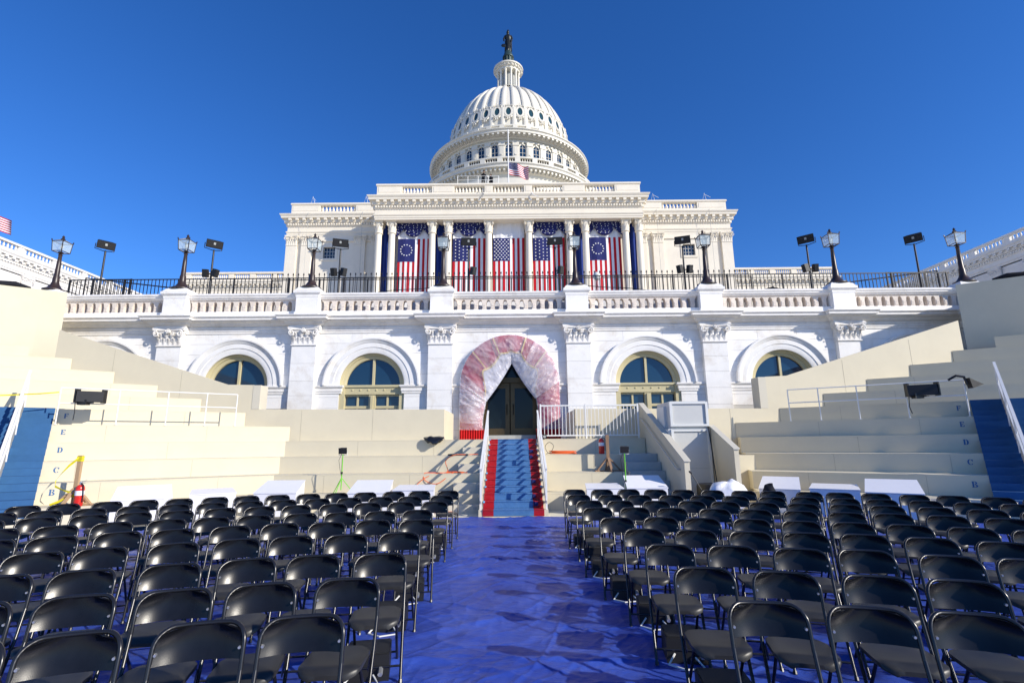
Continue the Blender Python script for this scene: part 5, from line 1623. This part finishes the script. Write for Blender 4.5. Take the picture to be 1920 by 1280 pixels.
# ================================================================== loose things
def wedge_box(label, p0, p1, z_front, z_back, depth, nrm, low=False):
    """white box with sloping lid; p0-p1 = front edge (left to right), nrm = direction to the back"""
    p0 = Vector(p0); p1 = Vector(p1); nrm = Vector(nrm).normalized()
    c = (p0+p1)/2
    t = thing('white_box', label, 'box', (c.x, c.y, 0), group='white boxes in front of the stands')
    d = (p1-p0).normalized()
    def V(p, z): return (p.x, p.y, z)
    b0 = p0 + nrm*depth + d*.05; b1 = p1 + nrm*depth - d*.05
    mb = MB().add([V(p0, -.02), V(p1, -.02), V(b1, -.02), V(b0, -.02), V(p0, z_front), V(p1, z_front), V(b1, z_back), V(b0, z_back)],
                  [(0, 3, 2, 1), (0, 1, 5, 4), (1, 2, 6, 5), (2, 3, 7, 6), (3, 0, 4, 7), (4, 5, 6, 7)])
    obj('case', mb, M_BOXW, t)
    up = Vector((0, 0, .012))
    q = [V(p0 - d*.015 - nrm*.015, z_front), V(p1 + d*.015 - nrm*.015, z_front), V(b1 + d*.015, z_back), V(b0 - d*.015, z_back)]
    mb = MB().add([(a, b, c_+.004) for a, b, c_ in q] + [(a, b, c_+.022) for a, b, c_ in q], [(0, 1, 2, 3), (7, 6, 5, 4), (0, 4, 5, 1), (1, 5, 6, 2), (2, 6, 7, 3), (3, 7, 4, 0)])
    obj('lid', mb, M_BOXW, t)
wedge_box('white sloping box left of the stair, between the green work light and the flat case', (-4.05, 12.75), (-3.05, 12.75), .52, .78, .62, (0, 1))
wedge_box('flat white case close to the left of the carpeted stair', (-2.95, 12.75), (-1.95, 12.75), .58, .66, .55, (0, 1))
wedge_box('white sloping box at the bend of the left stand', (-6.45, 12.95), (-5.40, 12.95), .52, .78, .62, (0, 1))
def LP2(s0): return Vector((-6.3, 13.0)) + AX*s0
for s, (a, b), zf, zb, lb in ((-1, (1.5, .55), .56, .64, 'flat white case before the sunlit left stand'), (-1, (2.95, 1.85), .52, .78, 'white sloping box nearest the red extinguisher on the left'),
                     (-1, (7.2, 5.75), .50, .76, 'white box at the foot of the sunlit blue aisle'),
                     (1, (-.15, .75), .52, .78, 'white sloping box right of the white bagged bundle'), (1, (.95, 1.95), .56, .64, 'flat white case before the shaded right stand'),
                     (1, (2.05, 3.10), .52, .78, 'white sloping box nearest the stencilled B on the right'), (1, (5.75, 7.2), .50, .76, 'white box at the foot of the dark blue aisle')):
    pa, pb = LP2(a), LP2(b); n_ = NX
    if s > 0: pa = Vector((-pa.x, pa.y)); pb = Vector((-pb.x, pb.y)); n_ = Vector((-NX.x, NX.y))
    wedge_box(lb, pa, pb, zf, zb, .6, n_)
wedge_box('flat white case just right of the carpeted stair', (1.80, 12.75), (2.70, 12.75), .58, .66, .55, (0, 1))
wedge_box('white sloping box by the foot of the shaded side stair', (2.80, 12.75), (3.78, 12.75), .58, .84, .62, (0, 1))

def extinguisher(x, y, z, label):
    t = thing('fire_extinguisher', label, 'extinguisher', (x, y, z))
    obj('cylinder', MB().lathe([(.0, .0), (.078, .005), (.085, .03), (.085, .38), (.078, .42), (.055, .45), (.03, .465), (.0, .467)], x, y, 20, cz=z), M_EXT, t, smooth=50)
    obj('label_band', MB().lathe([(.0865, .24), (.0865, .34)], x, y, 20, cz=z), M_BOXW, t, smooth=50)
    obj('valve', MB().lathe([(.025, .46), (.03, .50), (.02, .53)], x, y, 10, cz=z).bar((x-.02, y, z+.52), (x+.12, y, z+.56), .025, .012).bar((x-.02, y, z+.50), (x+.10, y, z+.50), .025, .012), M_ALU, t)
    obj('hose', MB().tube([(x+.02, y-.02, z+.50), (x+.10, y-.05, z+.46), (x+.105, y-.03, z+.25), (x+.10, y-.02, z+.10)], .012, 6), M_BLACK, t)
extinguisher(-9.62, 11.55, .41, 'red fire extinguisher leaning by the timber post on the left')
extinguisher(2.70, 15.62, 1.36, 'red fire extinguisher behind the brown timber post on the right')

def timber_post(x, y, z, h, m, label):
    t = thing('timber_post', label, 'post', (x, y, z))
    obj('upright', MB().box(x-.045, x+.045, y-.03, y+.03, z, z+h), m, t)
    for k, (dx, dy) in enumerate(((-1, -.25), (1, .1), (.1, -1), (0, 1))):
        l = (dx*dx+dy*dy)**.5; dx /= l; dy /= l
        obj('brace', MB().bar((x+dx*.36, y+dy*.36, z+.02), (x+dx*.03, y+dy*.03, z+.38), .07, .035), m, t)
        obj('foot', MB().bar((x, y, z+.02), (x+dx*.42, y+dy*.42, z+.02), .07, .035), m, t)
timber_post(-9.86, 11.72, .41, 1.10, M_TIMBER, 'pale timber post wound with yellow tape on the left stand')
timber_post(2.76, 14.95, .88, 1.04, M_TIMBERD, 'brown timber post with splayed feet on the right tiers')

def ribbon(pts, w, m, label, cat, at, vert=True):
    mb = MB(); vs_ = []; k = len(pts)
    for i, p in enumerate(pts):
        tw = math.sin(i*1.3)*.7
        vs_ += [(p[0], p[1] + w*.5*math.sin(tw), p[2]-w*.5*math.cos(tw)), (p[0], p[1] - w*.5*math.sin(tw), p[2]+w*.5*math.cos(tw))]
    mb.add(vs_, [(2*i, 2*i+2, 2*i+3, 2*i+1) for i in range(k-1)])
    return obj('caution_tape', mb, m, label=label, cat=cat, at=at, recalc=False)
ribbon([(-9.84, 11.64, 1.46), (-9.9, 11.62, 1.38), (-10.0, 11.60, 1.28), (-10.12, 11.58, 1.12), (-10.20, 11.56, .98), (-10.17, 11.52, .85), (-10.0, 11.55, .76), (-9.85, 11.6, .70), (-9.80, 11.66, .66), (-9.9, 11.60, .60), (-10.05, 11.55, .52), (-10.2, 11.5, .45)], .055, M_YEL, 'yellow caution tape looping from the top of the left timber post', 'tape', (-9.9, 11.6, .9))
tp_ = thing('caution_tape', 'yellow caution tape wound round the left timber post', 'tape', (-9.86, 11.72, .41))
for z in (1.40, 1.46, .62): obj('winding', MB().sweep([(-9.912, 11.685), (-9.808, 11.685), (-9.808, 11.755), (-9.912, 11.755)], [(0, z-.025), (.006, z+.03)], closed=True), M_YEL, tp_)
pA = Lp(3, 5.22, .02); pB = Lp(3.4, 5.75, 0)
ribbon([(pA.x - .02, pA.y - .02, 3.18 + .0), (pA.x-.35, pA.y-.25, 3.12), (pA.x-.8, pA.y-.55, 3.06), (pA.x-1.3, pA.y-.9, 3.0), (pA.x-1.6, pA.y-1.05, 3.02)], .035, M_YEL, 'yellow caution tape strung from the left pipe railing to the aisle handrail', 'tape', (pA.x-.6, pA.y-.4, 3.0))

def work_light(x, y, z, h, label):
    t = thing('work_light', label, 'work light', (x, y, z))
    obj('stand', MB().tube([(x, y, z+.1), (x, y, z+h)], .014, 8), M_GREEN, t)
    for k in range(3):
        a = 2*PI*k/3 + .4
        obj('leg', MB().tube([(x, y, z+.42), (x+.33*math.cos(a), y+.33*math.sin(a), z+.01)], .011, 6), M_GREEN, t)
    obj('clamp', MB().tube([(x, y, z+h*.5), (x, y, z+h*.5+.06)], .026, 8), M_BLACK, t)
    M_ = Matrix.Translation((x, y, z+h+.10)) @ Matrix.Rotation(R(12), 4, 'X')
    obj('lamp_head', MB().prism([(-.10, -.03), (.10, -.03), (.08, .07), (-.08, .07)], -.07, .07).box(-.11, .11, -.045, -.03, -.08, .08).xf(M_), M_SPK, t)
    for q in range(5): obj('fin', MB().box(-.07+q*.034, -.062+q*.034, .07, .10, -.06, .06).xf(M_), M_SPK, t)
    obj('bracket', MB().tube([(-.115, 0, 0), (-.115, 0, -.12), (.115, 0, -.12), (.115, 0, 0)], .009, 6).xf(M_), M_GREYF, t)
    obj('cord', MB().tube([(x-.03, y, z+h+.02), (x-.10, y, z+h-.15), (x-.06, y+.02, z+h*.6), (x-.01, y, z+h*.45)], .006, 5), M_BLACK, t)
work_light(-4.62, 13.95, .41, 1.03, 'work light on a lime green stand left of the carpeted stair')
work_light(2.83, 13.05, 0, 1.42, 'work light on a lime green stand right of the carpeted stair')

bagm = rumple(blob(-2.48, 16.12, 1.86, .30, .16, .09), 7, .10, 5); 
for q in range(len(bagm.v)):
    p = bagm.v[q]
    if p[1] < 16.1: bagm.v[q] = (p[0], p[1]-.06, p[2] - .16*max(0, (16.12-p[1])/.2)*(1 if p[0] > -2.5 else .4))
obj('bin_bag', bagm, M_BAG, label='crumpled black bin bag on the top tier left of the arch', cat='bag', at=(-2.48, 16.12, 1.83), smooth=180)

# orange cables
def cable(pts, r, m, label, at, name='orange_cable'):
    # smooth the polyline
    P = [Vector(p) for p in pts]; out = []
    for i in range(len(P)-1):
        a = P[max(i-1, 0)]; b = P[i]; c = P[i+1]; d = P[min(i+2, len(P)-1)]
        for k in range(6):
            t = k/6
            out.append(.5*((2*b) + (-a+c)*t + (2*a-5*b+4*c-d)*t*t + (-a+3*b-3*c+d)*t**3))
    out.append(P[-1])
    return obj(name, MB().tube(out, r, 5), m, label=label, cat='cable', at=at)
cable([(-1.05, 15.45, 1.39), (-1.35, 15.38, 1.38), (-1.75, 15.30, 1.375), (-2.0, 15.28, 1.20), (-1.9, 14.95, .91), (-2.25, 14.7, .90), (-2.5, 14.55, .89), (-2.45, 14.47, .70), (-2.1, 14.44, .62), (-1.7, 14.6, .90), (-1.45, 14.8, .90)], .011, M_ORANGE, 'orange cable tangled over the tiers left of the stair', (-1.8, 15, 1.36))
cable([(-2.1, 14.55, .90), (-2.5, 14.46, .75), (-2.75, 14.2, .43), (-2.3, 13.9, .43), (-2.2, 13.66, .30), (-2.35, 13.3, .02), (-2.0, 13.1, .02), (-1.5, 13.25, .02)], .011, M_ORANGE, 'orange cable trailing down from the tangle to the floor', (-2.2, 14, .41))
cable([(-1.3, 14.6, .90), (-1.6, 14.7, .905), (-1.9, 14.62, .90), (-1.75, 14.78, .92), (-1.4, 14.72, .91), (-1.5, 14.58, .90), (-1.85, 14.7, .93)], .012, M_ORANGE, 'orange cable coil lying on the tier left of the stair', (-1.6, 14.65, .88))
pts = []
for k in range(40):
    a = k*.75; rr_ = .34 + .05*math.sin(k*1.7)
    pts.append((1.52 + rr_*math.cos(a)*1.1, 15.62 + .12*math.sin(a), 1.375 + .0022*k))
cable(pts, .012, M_ORANGE, 'flat orange cable coil on the tier right of the stair', (1.52, 15.62, 1.36))
cable([(1.0, 15.5, 1.38), (1.15, 15.42, 1.45), (1.22, 15.4, 1.62), (1.1, 15.45, 1.72), (.98, 15.5, 1.60), (1.05, 15.45, 1.42), (1.25, 15.5, 1.38)], .008, M_BLACK, 'thin black cable loop beside the right handrail', (1.1, 15.5, 1.4), 'black_cable')
pb = thing('power_strip', 'black power strip on the tier left of the stair', 'power strip', (-1.65, 15.40, 1.357))
obj('strip', MB().box(-1.95, -1.35, 15.36, 15.44, 1.357, 1.40), M_BLACK, pb)
for k in range(5): obj('socket', MB().box(-1.90+k*.11, -1.83+k*.11, 15.375, 15.425, 1.40, 1.407), M_GREYS, pb)
wl = thing('rail_caster', 'small black caster under the left end of the picket railing', 'caster', (1.0, 16.16, 1.83))
obj('tyre', MB().arc_sweep(1.0, 1.90, [(.045, 16.13), (.075, 16.13), (.075, 16.19), (.045, 16.19)], 0, 2*PI, 20), M_BLACK, wl)
obj('hub', MB().tube([(1.0, 16.12, 1.90), (1.0, 16.20, 1.90)], .045, 10), M_GREYS, wl)

# bundle in white plastic, round black case, microphone stand
obj('bagged_bundle', rumple(blob(5.05, 12.35, .42, .48, .30, .36), 2, .11, 5), M_BAGW, label='bundle wrapped in white plastic before the lift', cat='bundle', at=(5.05, 12.35, .0), smooth=180)
rc = thing('round_case', 'round black case lying behind the white bundle', 'case', (5.25, 13.2, 0))
obj('drum', MB().lathe([(.0, .0), (.38, 0), (.40, .03), (.40, .60), (.37, .65), (0, .67)], 5.05, 13.15, 28), M_SPK, rc, smooth=40)
obj('clasp', MB().box(5.03, 5.09, 12.74, 12.76, .42, .55), M_ALU, rc)
obj('black_bag', rumple(blob(6.05, 12.3, .36, .16, .16, .36), 9, .07, 7), M_CLOTH, label='soft black bag standing right of the white bundle', cat='bag', at=(6.05, 12.3, 0), smooth=180)
ms = thing('microphone_stand', 'thin black microphone stand before the lift', 'microphone stand', (4.35, 12.45, 0))
obj('pole', MB().tube([(4.65, 12.45, .30), (4.28, 12.45, .95)], .012, 6), M_BLACK, ms)
for k in range(3):
    a = 2*PI*k/3; obj('leg', MB().tube([(4.65, 12.45, .32), (4.65+.3*math.cos(a), 12.45+.3*math.sin(a), .01)], .01, 6), M_BLACK, ms)
obj('clip', MB().tube([(4.28, 12.45, .95), (4.22, 12.40, 1.0)], .02, 6), M_BLACK, ms)

# black panel lights hung on the rails
def panel_light(s, d0, d1, label):
    P0 = Lp(3, d0, -.06); P1 = Lp(3, d1, -.06)
    t = thing('panel_light', label, 'light', ((P0.x+P1.x)/2*(-s), (P0.y+P1.y)/2, zt(3)+.6))
    a = Vector((P0.x*(-s), P0.y, 0)); b = Vector((P1.x*(-s), P1.y, 0))
    nn = Vector((NX.x*(-s), NX.y, 0))
    z0, z1 = zt(3)+.62, zt(3)+.92
    mb = MB()
    q = [a - nn*.09, b - nn*.09, b + nn*.05, a + nn*.05]
    lo = [(v.x, v.y, z0) for v in (a - nn*.13, b - nn*.13, b + nn*.02, a + nn*.02)]; hi = [(v.x, v.y, z1) for v in q]
    mb.add(lo + hi, [(0, 1, 2, 3), (7, 6, 5, 4), (0, 4, 5, 1), (1, 5, 6, 2), (2, 6, 7, 3), (3, 7, 4, 0)])
    obj('housing', mb, M_SPK, t)
    for c in (a, b):
        obj('end_bracket', MB().box(c.x-.02, c.x+.02, c.y-.08, c.y+.08, z0-.02, z1+.06), M_BLACK, t)
    m_ = a*.7 + b*.3
    obj('clamp', MB().box(m_.x-.12, m_.x+.12, m_.y-.10, m_.y+.06, z0-.08, z0+.06).tube([(m_.x-.2, m_.y, z0-.02), (m_.x+.3, m_.y-.05, z0-.02)], .02, 6), M_BLACK, t)
    obj('cord', MB().tube([(a.x, a.y-.03, z0), (a.x-.03*s, a.y-.03, z0-.3), (a.x+.02, a.y-.03, z0-.5)], .012, 5), M_BLACK, t)
panel_light(-1, 4.85, 4.26, 'black panel light hung on the left pipe railing')
panel_light(1, 3.95, 4.62, 'black panel light hung on the right pipe railing')
p5 = Lp(3, 5.22, -.05)
hl = thing('clip_light', 'small black clip-on light with a wedge hood on the right railing post', 'light', (-p5.x, p5.y, zt(3)+.95))
x_, y_, z_ = -p5.x, p5.y, zt(3)+.95
obj('arm', MB().tube([(x_-.35, y_+.1, z_+.05), (x_-.2, y_, z_+.16), (x_-.02, y_-.04, z_+.12), (x_+.02, y_-.06, z_-.1)], .035, 6), M_BLACK, hl)
obj('hood', MB().prism([(x_+.0, z_+.08), (x_+.36, z_-.10), (x_+.05, z_-.20)], y_-.18, y_-.02, 'y'), M_SPK, hl)

# ================================================================== folding chairs
def rounded_back(W, H, r, n=6):
    """outline of the backrest in (x, z), z from 0 to H"""
    P = [(-W/2+.012, 0.0)]
    P += [(-W/2, .015)]
    for i in range(n+1):
        a = PI - (PI/2)*i/n
        P.append((-W/2 + r + r*math.cos(a), H - r + r*math.sin(a)))
    P += [(-x, z) for x, z in P[::-1]]
    return P
def make_chair(label):
    ch = thing('folding_chair', label, 'chair', (0, 0, 0), 0, 'black folding chairs set out in curved rows')
    # chair faces -Y; backrest plane leans back
    ZB0, ZT0 = .652, .798
    def back_y(z): return .165 + (z-.45)*.24
    W = .398
    # --- backrest: curved shell, grid with rounded top corners
    nx, nz = 18, 8
    def outline(u, v):
        # half-width narrows near the top by the corner radius
        h = v*(ZT0-ZB0)
        r = .074; top = (ZT0-ZB0)
        hw = W/2 - .006
        if h > top - r:
            k = (h-(top-r))/r
            hw = hw - r*(1-math.sqrt(max(0, 1-k*k)))*.96
        x = (u*2-1)*hw
        sag = .010*(1-(2*u-1)**2)*(1-v)           # bottom edge dips in the middle
        z = ZB0 + h - sag
        y = back_y(z) - .066*(abs(2*u-1)**2.2) + .007*math.sin(PI*v)
        return x, y, z
    sh = MB()
    sh.grid(lambda u, v: outline(u, v), nx, nz)
    sh.grid(lambda u, v: (lambda q: (q[0], q[1]+.018, q[2]))(outline(u, v)), nx, nz)
    o = (nx+1)*(nz+1)
    rim = [i for i in range(nx+1)] + [j*(nx+1)+nx for j in range(1, nz+1)] + [nz*(nx+1)+i for i in range(nx-1, -1, -1)] + [j*(nx+1) for j in range(nz-1, 0, -1)]
    for k in range(len(rim)):
        a, b = rim[k], rim[(k+1) % len(rim)]
        sh.f.append((a, b, b+o, a+o)); sh.m.append(0)
    obj('backrest', sh, M_PLASTB, ch, smooth=50)
    # --- tube hoop round the backrest
    pts = []
    for i in range(3): 
        z = .60 + .045*i; pts.append((-W/2-.004, back_y(z)-.062, z))
    r = .078
    for i in range(7):
        a = PI - (PI/2)*i/6
        x = -W/2-.004 + r + r*math.cos(a); z = ZT0+.004 - r + r*math.sin(a)
        pts.append((x, back_y(z) - .062*(abs(x)/(W/2))**2.2 + .005, z))
    pts += [(-.06, back_y(ZT0)+.0, ZT0+.004)]
    hoop = pts + [(-p[0], p[1], p[2]) for p in pts[::-1]]
    obj('back_frame', MB().tube(hoop, .0115, 8), M_TUBE, ch, smooth=60)
    # --- front legs continue the hoop down and forward
    for s in (-1, 1):
        x = s*(W/2+.004)
        obj('leg', MB().tube([(x, back_y(.605)-.062, .605), (x*.995, .078, .44), (x*.985, -.03, .24), (x*.98, -.165, 0.008)], .0112, 8), M_TUBE, ch, smooth=60)
        obj('foot_cap', MB().tube([(x*.981, -.158, .02), (x*.98, -.169, .0)], .015, 8), M_BLACK, ch)
    # --- rear legs cross behind
    for s in (-1, 1):
        x = s*.150
        obj('leg', MB().tube([(x*1.02, -.10, .415), (x*1.04, .02, .25), (x*1.06, .215, .008)], .0105, 8), M_TUBE, ch, smooth=60)
        obj('hinge_bar', MB().bar((s*.188, .05, .40), (s*.165, .11, .30), .006, .022), M_TUBE, ch)
    obj('stretcher', MB().tube([(-.192, -.115, .095), (.192, -.115, .095)], .008, 6), M_TUBE, ch)
    obj('stretcher', MB().tube([(-.158, .165, .09), (.158, .165, .09)], .008, 6), M_TUBE, ch)
    # --- seat: waterfall front, rounded corners, shallow dish
    SX, Y0, Y1 = .180, -.235, .135
    def seat(u, v, under=0.0):
        y = Y0 + (Y1-Y0)*v
        hw = SX
        if v < .22: k = 1 - v/.22; hw = SX - .075*(1-math.sqrt(max(0, 1-k*k)))
        if v > .85: k = (v-.85)/.15; hw = SX - .03*k
        x = (2*u-1)*hw
        z = .435 + .018*v*0 - .010*math.sin(PI*u)*math.sin(PI*v) - (.035*((.18-v)/.18)**2 if v < .18 else 0) + .012*(1-v)
        z -= .010*(abs(2*u-1)**6)
        return (x, y, z-under)
    sm = MB(); nu, nv = 14, 14
    sm.grid(lambda u, v: seat(u, v), nu, nv); sm.grid(lambda u, v: seat(u, v, .024), nu, nv)
    o = (nu+1)*(nv+1)
    rim = [i for i in range(nu+1)] + [j*(nu+1)+nu for j in range(1, nv+1)] + [nv*(nu+1)+i for i in range(nu-1, -1, -1)] + [j*(nu+1) for j in range(nv-1, 0, -1)]
    for k in range(len(rim)):
        a, b = rim[k], rim[(k+1) % len(rim)]
        sm.f.append((a, b, b+o, a+o)); sm.m.append(0)
    obj('seat', sm, M_SEATB, ch, smooth=50)
    for s in (-1, 1):
        obj('rivet', MB().tube([(s*(W/2-.014), back_y(.69)-.068, .70), (s*(W/2-.014), back_y(.69)-.05, .70)], .007, 8), M_ALU, ch)
    return ch

ROWY_L = [2.83, 3.58, 4.39, 5.36, 6.30, 7.18, 8.20, 9.09, 10.08]
ROWX_L = [1.10, 1.10, 1.11, 1.15, 1.17, 1.31, 1.23, 1.28, 1.28]
ROWY_R = [3.02, 3.78, 4.66, 5.48, 6.33, 7.27, 8.17, 9.06, 10.08]
ROWX_R = [1.39, 1.35, 1.36, 1.32, 1.22, 1.16, 1.16, 1.15, 1.18]
ORD = ['first', 'second', 'third', 'fourth', 'fifth', 'sixth', 'seventh', 'eighth', 'ninth', 'tenth', 'eleventh', 'twelfth', 'thirteenth', 'fourteenth', 'fifteenth', 'sixteenth', 'seventeenth']
YC = -4.8
chair0 = None
rc_ = random.Random(5)
aisle_spots = []
for s, ys, xs, side in ((-1, ROWY_L, ROWX_L, 'left'), (1, ROWY_R, ROWX_R, 'right')):
    for i in range(9):
        Rr = math.hypot(xs[i], ys[i]-YC)
        a0 = math.asin(xs[i]/Rr)
        k = 0
        while True:
            a = a0 + k*(.512 if i else .50)/Rr
            x = s*Rr*math.sin(a) + rc_.uniform(-.025, .025); y = YC + Rr*math.cos(a) + rc_.uniform(-.035, .035)
            d = y*.98 - .18
            if abs(x) > 1.03*d + .55 or k > 16: break
            lb = 'black folding chair, %s from the aisle in the %s row from the camera, %s block' % (ORD[k], ORD[i], side)
            rot = -s*a + rc_.uniform(-.06, .06)
            # back top of the chair sits at local y ~ +.23
            ox = x - .20*math.sin(-rot)*1.0; oy = y - .20*math.cos(rot)
            ox = x + .20*math.sin(rot); oy = y - .20*math.cos(rot)
            if chair0 is None:
                chair0 = make_chair(lb); chair0.location = (ox, oy, -.006); chair0.rotation_euler = (0, 0, rot)
            else:
                dup(chair0, (ox, oy, -.006), rot, lb)
            if k == 0: aisle_spots.append((s, i, ox, oy, rot))
            k += 1

# black equipment boxes and cables under the aisle chairs
for (s, i, x, y, rot) in aisle_spots:
    if i > 7: continue
    side = 'left' if s < 0 else 'right'
    bx = x + (-.05 if s < 0 else .05) ; by = y + .02
    t = thing('floor_box', 'small black cable box under the aisle chair of the %s row, %s block' % (ORD[i], side), 'box', (bx, by, 0), rot, 'black boxes under the aisle chairs')
    t.location = (0, 0, 0); ORG[t] = Vector((0, 0, 0))
    h = .17 + .05*((i*3) % 3)/2
    obj('case', MB().prism([(-.16, -.14), (.16, -.14), (.16, .15), (-.16, .15)], -.01, h).box(-.15, .15, -.13, .14, h, h+.012), M_SPK, t)
    obj('cable', MB().tube([(-.10, -.14, .06), (-.16, -.22, .012), (-.05, -.30, .01), (.10, -.26, .012), (.05, -.17, .05)], .008, 5), M_GREYF, t)
    obj('connector', MB().tube([(.10, -.14, .08), (.10, -.20, .06)], .018, 6), M_ALU, t)
    t.location = (bx, by, 0)
